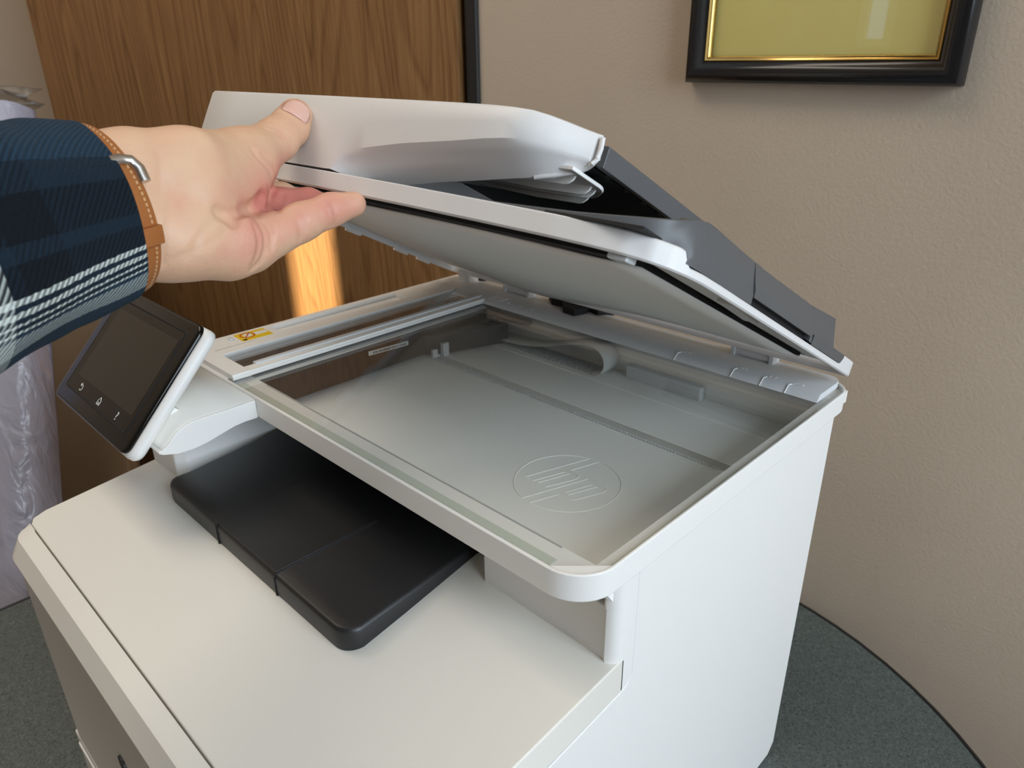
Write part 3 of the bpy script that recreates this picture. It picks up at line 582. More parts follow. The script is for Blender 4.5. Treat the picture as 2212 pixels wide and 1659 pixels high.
# underside plate
lab(G().prism(grow(LOUT, -0.0085), LW, 0.0084, 0.0092).make('lid_underside', STRIPW, lid), 'pale grey underside')
lab(G().prism([(0.3100, 0.034), (0.3262, 0.034), (0.3262, 0.2380), (0.3210, 0.2460), (0.3110, 0.2560), (0.3050, 0.2560)], LW, 0.0030, 0.0038).make('lid_flange', STRIPW, lid), 'pale grey inner flange')
# foam and platen pad: slightly sagging, corner cut on the right
pc = {(0, 0): (-0.066, 0.0120, 0.0052), (1, 0): (0.3075, 0.0440, 0.0004), (0, 1): (-0.066, 0.2470, 0.0050), (1, 1): (0.3020, 0.2440, 0.0004)}
def padp(a, b, dw=0.0):
    q = [sum(pc[i, j][k]*(a if i else 1-a)*(b if j else 1-b) for i in (0, 1) for j in (0, 1)) for k in range(3)]; return (q[0], q[1], q[2] + dw - 0.0055*math.exp(-((a-0.34)/0.20)**2)*max(0.0, 1-b)**1.4)
na, nb = 16, 10
sh_ = G(); sh_.loft([[LW(*padp(i/na, j/nb, 0.0004*math.sin(i*0.7))) for i in range(na+1)] for j in range(nb+1)])
lab(sh_.make('platen_sheet', PADW, lid, solid=0.0009), 'white platen backing sheet')
fo = G(); edge = [(a, 0.012) for a in [k/na for k in range(na+1)]] + [(0.992, b/nb) for b in range(1, nb+1)] + [(1-k/na, 0.992) for k in range(1, na+1)] + [(0.012, 1-b/nb) for b in range(1, nb)]
fe = lambda a, b: padp(a*1.008-0.004, 1.045 if b > 0.98 else b, 0.0004)
fo.loft([[LW(*padp(a*0.98+0.01, min(b, 0.97), 0.0006)) for a, b in edge], [LW(*fe(a, b)) for a, b in edge], [LW(fe(a, b)[0], fe(a, b)[1], 0.0086) for a, b in edge]], True)
lab(fo.make('foam_pad', FOAM, lid), 'black foam edge of the pad')
# white blocks on the front underside, tabs on the left edge
G().prism([(0.3000, 0.2560), (0.3075, 0.2570), (0.3060, 0.2630), (0.2960, 0.2640)], LW, -0.0022, 0.0085).make('bumper', TRANSL, lid, bevel=0.0008)
G().prism([(0.3120, 0.1500), (0.3200, 0.1480), (0.3240, 0.1900), (0.3150, 0.1920)], LW, 0.0006, 0.0085).make('bumper', TRANSL, lid, bevel=0.0008)
for v in (0.150, 0.118, 0.060, 0.030): G().box(-0.0815, -0.0770, v, v+0.016, -0.0020, 0.0030, LW).make('edge_tab', SHADEDW, lid, bevel=0.0005)
# hinges: two white barrels and the black middle block
for x in (0.0165, 0.2580): 
    hb = G().tube([(x-0.014, 0.0350, 0.0072), (x+0.014, 0.0350, 0.0072)], 0.0040, 14).box(x-0.017, x-0.0135, 0.030, 0.041, 0.002, 0.0120).box(x+0.0135, x+0.017, 0.030, 0.041, 0.002, 0.0120)
    hb.make('hinge_barrel', STRIPW, rim, bevel=0.0006)
G().prism([(0.045, 0.045), (0.062, 0.030), (0.0735, 0.031), (0.085, 0.0192), (0.0985, 0.018), (0.1015, 0.029), (0.101, 0.036), (0.112, 0.0335), (0.1165, 0.039), (0.122, 0.046)], XY, 0.0032, 0.0100).make('cable_block', BLACKM, rim, bevel=0.0006)
G().box(-0.066, -0.048, 0.030, 0.044, 0.0, 0.0160).make('hinge_cover', SHADEDW, rim, bevel=0.003)

# ---- document feeder on the lid
def vfront(u):
    P = [(-0.0770, 0.2790), (-0.0700, 0.2830), (0.0700, 0.2832), (0.1700, 0.2825), (0.2000, 0.2820), (0.2250, 0.2810), (0.2380, 0.2780), (0.2460, 0.2725), (0.2520, 0.2655), (0.2570, 0.2590), (0.2620, 0.2540)]
    for (a, b), (c, d) in zip(P[:-1], P[1:]):
        if u <= c: return b + (d-b)*(max(u, a)-a)/(c-a)
    return P[-1][1]
def lerp_tab(T, x):
    if x <= T[0][0]: return T[0][1]
    for (a, b), (c, d) in zip(T[:-1], T[1:]):
        if x <= c: return b + (d-b)*(x-a)/(c-a)
    return T[-1][1]
us = [-0.0790, -0.0770, -0.0735, -0.0700, -0.03, 0.02, 0.06, 0.085, 0.098, 0.104, 0.108, 0.112, 0.117, 0.124, 0.132, 0.145, 0.16, 0.175, 0.19, 0.205, 0.218, 0.229, 0.238, 0.245, 0.251, 0.2565, 0.2620]
scoop = [(0.104, 0.0122), (0.108, 0.0165), (0.112, 0.0205), (0.118, 0.0230), (0.130, 0.0254), (0.16, 0.0300), (0.198, 0.0342), (0.225, 0.0380), (0.24, 0.0400), (0.252, 0.0414), (0.262, 0.0420)]
low = [(0.104, 0.0120), (0.118, 0.0105), (0.14, 0.0125), (0.175, 0.0192), (0.20, 0.0228), (0.225, 0.0268), (0.240, 0.0295), (0.249, 0.0330), (0.2565, 0.0368), (0.262, 0.0405)]
dep = [(0.104, 0.0), (0.112, 0.006), (0.125, 0.014), (0.15, 0.0195), (0.20, 0.020), (0.235, 0.019), (0.248, 0.013), (0.2565, 0.007), (0.262, 0.0025)]
rows = []
for u in us:
    v0 = vfront(u); wt = 0.0560 - (0.0020 if u < -0.0780 else 0); ws = lerp_tab(scoop, u) if u >= 0.104 else 0.0119; wl = lerp_tab(low, u) if u >= 0.104 else 0.0118; d = lerp_tab(dep, u) if u >= 0.104 else 0.0
    vb = 0.035 if u < 0.1041 else min(v0-0.0045, 0.2485)
    sec = [(vb, wt-0.012), (vb+0.001, wt), (vb+0.0015, wt), (v0-0.0035, wt), (v0-0.0012, wt-0.0008), (v0, wt-0.0032), (v0+0.0002, ws + (wt-ws)*0.5), (v0, ws+0.0012)]
    for k in range(1, 9):
        f = k/8; sec.append((v0 - d*(f**0.88), ws + (wl-ws)*(f**1.05)))
    sec += ([(v0-d-0.003, wl+0.0012), (v0-d-0.02, max(wl, 0.0118)+0.0016), (vb, 0.0118)] if u < 0.1041 else [(v0-d-0.0014, wl+0.0010), (max(v0-d-0.0020, vb+0.0004), 0.0430), (vb, 0.0436)])
    rows.append([LW(u, v, w) for v, w in sec])
fc = G().loft(rows, True, True)
lab(fc.make('feeder_cover', SHADEDW, lid, angle=40), 'white document feeder cover with scooped front')
# end lip of the feeder cover
lp = [(u, vfront(u)-lerp_tab(dep, u)-0.0004, lerp_tab(low, u)+0.0002) for u in (0.238, 0.243, 0.248, 0.2525, 0.2570, 0.2605)] + [(0.2640, 0.2530, 0.0412), (0.2650, 0.2520, 0.0440), (0.2648, 0.2520, 0.0490), (0.2640, 0.2520, 0.0540)]
el = G().tube([LW(*q) for q in lp], 0.0013, 10)
el.make('cover_lip', SHADEDW, lid)
# input tray: dark grey tray with a side wall and ribbed black underside
it = G().prism([(0.2620, 0.0414), (0.2668, 0.0410), (0.2668, 0.0512), (0.2655, 0.0520), (0.2600, 0.0520), (0.2600, 0.0470), (0.100, 0.0470), (0.100, 0.0440), (0.2620, 0.0440)], lambda a, b, t: LW(a, t, b), 0.0480, 0.2484)
lab(it.make('input_tray', GREY, lid, bevel=0.0006), 'dark grey paper input tray')
for v in (0.230, 0.212, 0.194, 0.176, 0.158): G().prism([(v, 0.0440), (v+0.0018, 0.0425), (v+0.0030, 0.0412), (v+0.0075, 0.0412), (v+0.0075, 0.0440)], lambda a, b, t: LW(t, a, b), 0.20, 0.2618).make('tray_rib', BLACKP, lid)
lab(G().box(0.103, 0.2600, 0.052, 0.2500, 0.0412, 0.0438, LW).make('tray_underside', BLACKM, lid), 'black underside')
# pale guide plate below it with hanging fins
pp = [(0.06, 0.2590), (0.2585, 0.2590), (0.2590, 0.2360), (0.2582, 0.2325), (0.2560, 0.2285), (0.2520, 0.2245), (0.2470, 0.2200), (0.2410, 0.2160), (0.20, 0.2080), (0.06, 0.2080)]
gpl = lab(G().prism(pp, LW, 0.0352, 0.0372).make('guide_plate', WHITE, lid, bevel=0.0005), 'pale grey guide plate')
for (v, ue, wt) in ((0.2560, 0.2500, 0.0356), (0.2505, 0.2547, 0.0356), (0.2368, 0.2549, 0.0356), (0.2318, 0.2540, 0.0356), (0.2200, 0.2420, 0.0356)):
    P = [(0.09, wt), (ue, wt), (ue-0.0008, wt-0.0022), (ue-0.0030, wt-0.0042), (ue-0.0056, wt-0.0050), (ue-0.035, wt-0.0050), (0.15, wt-0.0020), (0.09, wt-0.0012)]
    G().prism(P, lambda a, b, t: LW(a, t, b), v-0.0006, v+0.0006).make('guide_fin', WHITE, lid, bevel=0.0002)
# output bay floor and inner walls, black
lab(G().box(0.0, 0.315, 0.02, 0.272, 0.0105, 0.0118, LW).make('output_bay', BLACKM, lid), 'black output bay floor')
G().box(0.02, 0.06, 0.04, 0.262, 0.0118, 0.0410, LW).make('feeder_core', BLACKP, lid, bevel=0.002)
G().prism([(0.12, 0.0200), (0.245, 0.0168), (0.2475, 0.0200), (0.2480, 0.0250), (0.12, 0.0260)], lambda a, b, t: LW(a, t, b), 0.18, 0.1815).make('paper_stop', BLACKP, lid, bevel=0.0006)
# dark grey cover: wall round the front right corner and along the right side
def cover_line():
    P = []
    T = [(0.205, 0.2770, 0.0106), (0.2300, 0.2752, 0.0112), (0.2600, 0.2722, 0.0128), (0.2780, 0.2700, 0.0140), (0.2950, 0.2668, 0.0160), (0.3070, 0.2622, 0.0182), (0.3150, 0.2560, 0.0206), (0.3190, 0.2498, 0.0229), (0.3206, 0.2462, 0.0243), (0.3215, 0.2430, 0.0255), (0.3222, 0.2350, 0.0270), (0.3224, 0.2270, 0.0272), (0.3226, 0.2000, 0.0262), (0.3228, 0.1812, 0.0256)]
    return T
CT = cover_line()
def wall2(T, base):
    rows = []
    for k, (u, v, h) in enumerate(T):
        a = T[max(k-1, 0)]; b = T[min(k+1, len(T)-1)]; d = Vector((b[0]-a[0], b[1]-a[1])).normalized(); n = Vector((d.y, -d.x)); n = Vector((-abs(n.x), -abs(n.y)))
        q = min(1.0, max(0.0, (0.2495-v)/0.0035)); hb = base*q + 0.0098*(1-q)
        sec = [(0.0050*q, hb), (0.0046*q, hb + (h-hb)*0.22), (0.0030*q, hb + (h-hb)*0.45), (0.0, h-0.0007), (-0.0007, h), (-0.0100, h+0.0002), (-0.0118, h-0.0010), (-0.0120, 0.0108)]
        rows.append([LW(u - n.x*s, v - n.y*s, w) for s, w in sec])
    return rows
cv = G().loft(wall2(CT, 0.0046), True, True)
lab(cv.make('corner_cover', GREY, lid, angle=45), 'dark grey corner cover')
cv = G().loft(wall2([(0.3228, 0.1806, 0.0256), (0.3230, 0.1500, 0.0256), (0.3231, 0.0920, 0.0264)], 0.0085), True, True); lab(cv.make('side_cover', GREY, lid, angle=45), 'dark grey side cover')
cv = G().loft(wall2([(0.3231, 0.0912, 0.0264), (0.3233, 0.0470, 0.0292)], 0.0052), True, True).prism([(0.290, 0.0480), (0.3285, 0.0880), (0.3288, 0.0250), (0.3230, 0.0225), (0.20, 0.0225), (0.20, 0.0480)], LW, 0.0045, 0.0108)
lab(cv.make('rear_cover', GREY, lid, bevel=0.0004, angle=45), 'dark grey rear cover')
G().box(0.315, 0.3240, 0.0880, 0.2400, 0.0040, 0.0100, LW).make('cover_gap', BLACKM, lid)

# ------------------------------------------------------------------ the person's hand, sleeve and watch
# skeleton in printer coordinates: (x, y, z, radius) along each chain
PALM = {
    'wrist_up': [(0.1226, -0.3552, 0.1583, 0.0235), (0.1165, -0.3266, 0.1597, 0.0215), (0.1154, -0.3018, 0.1575, 0.0205)],
    'wrist_lo': [(0.1307, -0.3587, 0.142, 0.0235), (0.1258, -0.3315, 0.1386, 0.0215), (0.1304, -0.3149, 0.1349, 0.02)],
    'thenar_a': [(0.1171, -0.302, 0.1601, 0.0212), (0.0944, -0.262, 0.1591, 0.016)],
    'thenar_b': [(0.126, -0.306, 0.1482, 0.0195), (0.1078, -0.2718, 0.1499, 0.0152)],
    'hypo': [(0.1327, -0.3185, 0.133, 0.0188), (0.1326, -0.2933, 0.1264, 0.0162), (0.1312, -0.2831, 0.1239, 0.0132)],
    'meta_ring': [(0.1135, -0.3149, 0.1436, 0.0165), (0.1029, -0.2751, 0.131, 0.012)],
    'pad_ring': [(0.1207, -0.2736, 0.1279, 0.0098), (0.1131, -0.2659, 0.131, 0.0098)],
    'meta_mid': [(0.1087, -0.3127, 0.1449, 0.0165), (0.0856, -0.2668, 0.1366, 0.012)],
    'meta_idx': [(0.1072, -0.3088, 0.1498, 0.0165), (0.0728, -0.2576, 0.1448, 0.012)],
}
FINGERS = {
    'thumb': [(0.0944, -0.262, 0.1591, 0.0155), (0.0756, -0.2287, 0.1676, 0.0119), (0.0678, -0.2153, 0.1729, 0.011), (0.0635, -0.2079, 0.1783, 0.0103)],
    'pinky': [(0.1312, -0.2806, 0.124, 0.0128), (0.1329, -0.2526, 0.1312, 0.0098), (0.1357, -0.2354, 0.1356, 0.0086), (0.1391, -0.223, 0.1373, 0.0068)],
    'ring': [(0.1036, -0.2697, 0.1293, 0.012), (0.1022, -0.2459, 0.1345, 0.0102), (0.1035, -0.2299, 0.1338, 0.009), (0.1, -0.2149, 0.13, 0.0074)],
    'middle': [(0.0923, -0.2619, 0.1373, 0.0128), (0.081, -0.2342, 0.1342, 0.01), (0.0745, -0.2186, 0.1294, 0.0088), (0.071, -0.2051, 0.1251, 0.0075)],
    'index': [(0.0773, -0.2527, 0.1459, 0.0128), (0.0585, -0.2285, 0.1331, 0.01), (0.0512, -0.2127, 0.1266, 0.0088), (0.0475, -0.2011, 0.123, 0.0075)],
}
CUFF, SLEEVE_FAR, STRAP_C = (0.1302, -0.3453, 0.1485), (0.148, -0.408, 0.1458), (0.1283, -0.3443, 0.1491)
NAIL_N = (0.862, -0.503, 0.0632)
SIDE_N = (-0.9438, 0.2883, -0.1616)
CREASES = [
    ([(0.147, -0.3019, 0.1453), (0.1463, -0.2991, 0.1437), (0.1455, -0.2957, 0.1425), (0.1422, -0.2894, 0.1424), (0.1273, -0.2756, 0.1418), (0.1224, -0.2671, 0.145)], 0.0026, 0.0055),
    ([(0.1464, -0.2992, 0.1435), (0.1469, -0.298, 0.1413), (0.1476, -0.2966, 0.1394)], 0.0024, 0.0038),
    ([(0.1399, -0.2796, 0.1367), (0.1447, -0.2802, 0.1313), (0.1466, -0.2815, 0.1249), (0.1468, -0.2844, 0.1192), (0.1461, -0.2892, 0.1154)], 0.0018, 0.0021),
    ([(0.1468, -0.2869, 0.1356), (0.149, -0.2864, 0.1295), (0.1492, -0.2873, 0.1234), (0.1483, -0.2898, 0.1182)], 0.0017, 0.0015),
    ([(0.14, -0.2757, 0.1352), (0.1435, -0.2759, 0.1304), (0.1454, -0.2779, 0.1241)], 0.0018, 0.0017),
    ([(0.1469, -0.3007, 0.1438), (0.15, -0.3074, 0.1422), (0.152, -0.3137, 0.1389), (0.153, -0.319, 0.1336), (0.1517, -0.3213, 0.1275)], 0.0018, 0.0007),
    ([(0.1471, -0.3027, 0.146), (0.1472, -0.3088, 0.149), (0.1499, -0.3151, 0.145), (0.152, -0.3203, 0.1399)], 0.0016, 0.0004),
    ([(0.0926, -0.2428, 0.175), (0.0917, -0.2374, 0.1736), (0.0923, -0.2343, 0.1707)], 0.0017, 0.0013),
    ([(0.0887, -0.2387, 0.1762), (0.0893, -0.2348, 0.1747), (0.0905, -0.2314, 0.1714)], 0.0017, 0.0011),
    ([(0.1131, -0.2546, 0.1547), (0.1158, -0.2583, 0.1591), (0.1164, -0.2624, 0.1637), (0.1154, -0.2643, 0.1672)], 0.0017, 0.0015),
    ([(0.1089, -0.2499, 0.1558), (0.1126, -0.2545, 0.1603), (0.1139, -0.2584, 0.1641)], 0.0017, 0.0011),
    ([(0.138, -0.26, 0.1389), (0.1421, -0.2596, 0.1347), (0.1432, -0.2591, 0.1298), (0.1423, -0.2592, 0.1251)], 0.0017, 0.0013),
    ([(0.1387, -0.2577, 0.1394), (0.1425, -0.2569, 0.135), (0.1434, -0.2563, 0.1296)], 0.0017, 0.0008),
    ([(0.1419, -0.2423, 0.1405), (0.1437, -0.2415, 0.1377), (0.1443, -0.2411, 0.1334), (0.1424, -0.2404, 0.1286)], 0.0017, 0.0011),
    ([(0.1342, -0.2657, 0.1392), (0.1125, -0.2513, 0.1382), (0.1099, -0.2481, 0.1425)], 0.0017, 0.0017),
    ([(0.1502, -0.3284, 0.1286), (0.1527, -0.3189, 0.1314), (0.1521, -0.3095, 0.1339), (0.1497, -0.3011, 0.1365)], 0.0016, 0.0005),
    ([(0.1071, -0.2524, 0.1439), (0.1126, -0.2578, 0.1411), (0.1203, -0.2628, 0.1383)], 0.0017, 0.0022),
    ([(0.1216, -0.2661, 0.1448), (0.1242, -0.2713, 0.1409), (0.1378, -0.28, 0.1383)], 0.0017, 0.0016),
    ([(0.1353, -0.3191, 0.1723), (0.1428, -0.3241, 0.1556), (0.1501, -0.3311, 0.1414), (0.1482, -0.332, 0.1268)], 0.0018, 0.0008),
]
BUMPS = [((0.1443, -0.2903, 0.1406), 0.007, 0.002), ((0.1491, -0.2881, 0.1316), 0.007, 0.0016), ((0.1431, -0.2988, 0.1567), 0.012, 0.001), ((0.1433, -0.2723, 0.1298), 0.01, 0.0008), ((0.152, -0.3103, 0.1287), 0.014, 0.0012), ((0.0799, -0.2171, 0.1779), 0.006, 0.0004), ((0.1286, -0.297, 0.1782), 0.01, 0.0012), ]
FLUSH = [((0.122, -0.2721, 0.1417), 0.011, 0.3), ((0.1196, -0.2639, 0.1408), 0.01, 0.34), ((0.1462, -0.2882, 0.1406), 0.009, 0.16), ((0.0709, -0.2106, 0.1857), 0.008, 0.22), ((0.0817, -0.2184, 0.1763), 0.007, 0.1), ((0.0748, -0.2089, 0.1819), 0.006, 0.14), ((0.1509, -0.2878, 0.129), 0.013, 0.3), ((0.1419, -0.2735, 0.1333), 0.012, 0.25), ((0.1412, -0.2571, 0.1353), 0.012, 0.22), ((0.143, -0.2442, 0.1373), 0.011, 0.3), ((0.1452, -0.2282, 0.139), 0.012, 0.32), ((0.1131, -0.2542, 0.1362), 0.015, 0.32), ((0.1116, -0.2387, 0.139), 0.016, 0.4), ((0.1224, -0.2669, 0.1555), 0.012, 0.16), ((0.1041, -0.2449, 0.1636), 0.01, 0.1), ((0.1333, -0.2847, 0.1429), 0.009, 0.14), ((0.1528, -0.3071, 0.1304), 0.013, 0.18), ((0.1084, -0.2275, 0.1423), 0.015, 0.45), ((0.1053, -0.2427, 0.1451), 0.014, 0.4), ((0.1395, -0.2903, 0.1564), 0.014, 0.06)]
def seg_sdf(P, a, b):
    A = np.array(a[:3]); B = np.array(b[:3]); d = B-A; t = np.clip(((P-A)@d)/(d@d), 0, 1)
    return np.linalg.norm(P-A-t[..., None]*d, axis=-1) - (a[3] + (b[3]-a[3])*t)
def smin(a, b, k):
    h = np.clip(0.5 + 0.5*(b-a)/k, 0, 1); return b + (a-b)*h - k*h*(1-h)
def hand_sdf(P):
    """Signed distance of the hand and wrist at points P (n, 3), printer coordinates."""
    palm = None
    for k, L in PALM.items():
        for a, b in zip(L[:-1], L[1:]):
            q = seg_sdf(P, a, b); palm = q if palm is None else smin(palm, q, 0.0075)
    th = None
    for a, b in zip(FINGERS['thumb'][:-1], FINGERS['thumb'][1:]):
        q = seg_sdf(P, a, b); th = q if th is None else smin(th, q, 0.004)
    palm = smin(palm, th, 0.012)
    fs = None
    for k in ('pinky', 'ring', 'middle', 'index'):
        L = FINGERS[k]; f = None
        for a, b in zip(L[:-1], L[1:]):
            q = seg_sdf(P, a, b); f = q if f is None else smin(f, q, 0.0035)
        fs = f if fs is None else smin(fs, f, 0.0008)
    d = smin(palm, fs, 0.0038)
    for L, w, dep in CREASES:
        c = None
        for a, b in zip(L[:-1], L[1:]):
            A = np.array(a); B = np.array(b); e = B-A; t = np.clip(((P-A)@e)/(e@e), 0, 1); q = np.linalg.norm(P-A-t[..., None]*e, axis=-1); c = q if c is None else np.minimum(c, q)
        d = d + dep*np.exp(-(c/w)**2)
    for c, rx, amt in BUMPS:
        q = np.linalg.norm(P-np.array(c), axis=-1); d = d - amt*np.exp(-(q/rx)**2)
    return d

VOX = 0.00085
allp = np.array([q for D in (PALM, FINGERS) for L in D.values() for q in L]); glo = allp[:, :3].min(0) - 0.034; ghi = allp[:, :3].max(0) + 0.034
dims = np.ceil((ghi-glo)/VOX).astype(int) + 1
xs, ys, zs = [glo[i] + VOX*np.arange(dims[i]) for i in range(3)]
# coarse pass finds the cells near the skin, the fine pass evaluates only there
st = 4; cgx, cgy, cgz = np.meshgrid(xs[::st], ys[::st], zs[::st], indexing='ij'); cd = hand_sdf(np.stack([cgx, cgy, cgz], -1).reshape(-1, 3)).reshape(cgx.shape)
near = np.abs(cd) < VOX*st*1.9
D = np.repeat(np.repeat(np.repeat(cd, st, 0), st, 1), st, 2)[:dims[0], :dims[1], :dims[2]].copy()
nm = np.repeat(np.repeat(np.repeat(near, st, 0), st, 1), st, 2)[:dims[0], :dims[1], :dims[2]]
nm = nm | np.roll(nm, 2, 0) | np.roll(nm, -2, 0) | np.roll(nm, 2, 1) | np.roll(nm, -2, 1) | np.roll(nm, 2, 2) | np.roll(nm, -2, 2)
ii = np.argwhere(nm); D[nm] = hand_sdf(np.stack([xs[ii[:, 0]], ys[ii[:, 1]], zs[ii[:, 2]]], -1))
def surface_nets(D, lo, h):
    S = D < 0; c = [S[i:S.shape[0]-1+i, j:S.shape[1]-1+j, k:S.shape[2]-1+k] for i in (0, 1) for j in (0, 1) for k in (0, 1)]
    n = sum(x.astype(np.int8) for x in c); cells = np.argwhere((n > 0) & (n < 8)); idx = -np.ones(tuple(s-1 for s in D.shape), int); idx[tuple(cells.T)] = np.arange(len(cells))
    acc = np.zeros((len(cells), 3)); cnt = np.zeros(len(cells))
    corners = [(i, j, k) for i in (0, 1) for j in (0, 1) for k in (0, 1)]
    for a in corners:
        for ax in range(3):
            if a[ax]: continue
            b = list(a); b[ax] = 1
            da = D[tuple((cells + a).T)]; db = D[tuple((cells + b).T)]; m = (da < 0) != (db < 0); t = np.where(m, da/(da-db+1e-12), 0)
            p = np.array(a, float)[None] + t[:, None]*(np.array(b) - np.array(a))[None]; acc[m] += p[m]; cnt[m] += 1
    V = (cells + acc/cnt[:, None])*h + lo; Fq = []
    for ax in range(3):
        o1, o2 = [(1, 2), (2, 0), (0, 1)][ax]; sl = [slice(1, -1)]*3; sl[ax] = slice(0, -1); sh = list(sl); sh[ax] = slice(1, None)
        a, b = S[tuple(sl)], S[tuple(sh)]
        for flip, m in ((False, a & ~b), (True, ~a & b)):
            e = np.argwhere(m); e[:, o1] += 1; e[:, o2] += 1
            q = []
            for (u, w) in ((0, 0), (-1, 0), (-1, -1), (0, -1)):
                z = e.copy(); z[:, o1] += u; z[:, o2] += w; q.append(idx[tuple(z.T)])
            q = np.stack(q, 1); Fq.append(q[:, ::-1] if flip else q)
    F = np.concatenate(Fq); return V, F[(F >= 0).all(1)]
HV, HF = surface_nets(D, glo, VOX)
# relax the voxel steps a little along the surface
nb = np.zeros_like(HV); dg_ = np.zeros(len(HV))
for _ in range(3):
    nb[:] = 0; dg_[:] = 0
    for k in range(4):
        np.add.at(nb, HF[:, k], HV[HF[:, (k+1) % 4]]); np.add.at(dg_, HF[:, k], 1); np.add.at(nb, HF[:, (k+1) % 4], HV[HF[:, k]]); np.add.at(dg_, HF[:, (k+1) % 4], 1)
    HV = HV*0.55 + 0.45*nb/np.maximum(dg_, 1)[:, None]

def skin_material():
    m, nt, b = mat_new('skin'); tc = N(nt, 'ShaderNodeTexCoord'); at = N(nt, 'ShaderNodeAttribute'); at.attribute_name = 'flush'
    n1 = N(nt, 'ShaderNodeTexNoise'); n1.inputs['Scale'].default_value = 55; n1.inputs['Detail'].default_value = 4; nt.links.new(tc.outputs['Object'], n1.inputs['Vector'])
    n2 = N(nt, 'ShaderNodeTexNoise'); n2.inputs['Scale'].default_value = 900; n2.inputs['Detail'].default_value = 4; nt.links.new(tc.outputs['Object'], n2.inputs['Vector'])
    n3 = N(nt, 'ShaderNodeTexVoronoi'); n3.inputs['Scale'].default_value = 800; nt.links.new(tc.outputs['Object'], n3.inputs['Vector'])
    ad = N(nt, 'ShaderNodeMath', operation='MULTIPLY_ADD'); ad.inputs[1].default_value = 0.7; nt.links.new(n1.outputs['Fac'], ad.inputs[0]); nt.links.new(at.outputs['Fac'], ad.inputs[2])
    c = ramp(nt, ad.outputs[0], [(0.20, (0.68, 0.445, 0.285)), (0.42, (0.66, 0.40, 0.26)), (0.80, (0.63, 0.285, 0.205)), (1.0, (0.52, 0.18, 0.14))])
    nt.links.new(c, b.inputs['Base Color']); b.inputs['Roughness'].default_value = 0.47; b.inputs['Specular IOR Level'].default_value = 0.4
    b.inputs['Subsurface Weight'].default_value = 0.22; b.inputs['Subsurface Radius'].default_value = (1.0, 0.35, 0.18); b.inputs['Subsurface Scale'].default_value = 0.006
    mx = N(nt, 'ShaderNodeMath', operation='ADD'); nt.links.new(n2.outputs['Fac'], mx.inputs[0]); nt.links.new(n3.outputs['Distance'], mx.inputs[1])
    bp = N(nt, 'ShaderNodeBump'); bp.inputs['Strength'].default_value = 0.22; bp.inputs['Distance'].default_value = 0.0004; nt.links.new(mx.outputs[0], bp.inputs['Height']); nt.links.new(bp.outputs[0], b.inputs['Normal']); return m
SKIN = skin_material()
NAIL = simple('finger_nail', (0.72, 0.44, 0.36), 0.30)
ps = thing('person', 'person in blue plaid sleeve reaching in and lifting the printer lid with a bare hand', 'person', (SLEEVE_FAR[0], SLEEVE_FAR[1], SLEEVE_FAR[2]))
hg = G(); hg.v = [tuple(p) for p in HV]; hg.f = [tuple(int(i) for i in f) for f in HF]
hand = hg.make('hand', SKIN, ps, angle=80)
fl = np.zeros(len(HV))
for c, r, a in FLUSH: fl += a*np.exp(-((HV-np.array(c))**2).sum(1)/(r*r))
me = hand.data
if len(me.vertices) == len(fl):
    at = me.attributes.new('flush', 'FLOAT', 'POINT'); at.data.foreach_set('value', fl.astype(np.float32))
# thumb nail, laid on the skin of the thumb's end
NAIL_SHIFT = -0.0008
T2, T3 = np.array(FINGERS['thumb'][2][:3]), np.array(FINGERS['thumb'][3][:3]); ta = (T3-T2)/np.linalg.norm(T3-T2); tn = np.array(NAIL_N); tn = tn - (tn@ta)*ta; tn /= np.linalg.norm(tn); tw = np.cross(ta, tn)
def on_skin(p0):
    p = p0 + tn*0.02
    for _ in range(60):
        d = hand_sdf(p[None])[0]
        if d < 0.00005: break
        p = p - tn*d*0.8
    return p
rows = []
for j in range(11):
    s = -0.0112 + 0.0134*j/10; hw = 0.0080*math.sqrt(max(0.02, 1-max(0, (j-6.5)/3.9)**2)) if j > 6 else 0.0080 - 0.0008*max(0, 2-j)
    rows.append([tuple(on_skin(T3 + ta*(s - (0.0012*(1-(2*i/10-1)**2) if j < 3 else 0)) + tw*(hw*(2*i/10-1) + NAIL_SHIFT)) + tn*(0.0005 - 0.0007*abs(2*i/10-1)**4)) for i in range(11)])
G().loft(rows).make('thumb_nail', NAIL, hand, solid=0.0008)

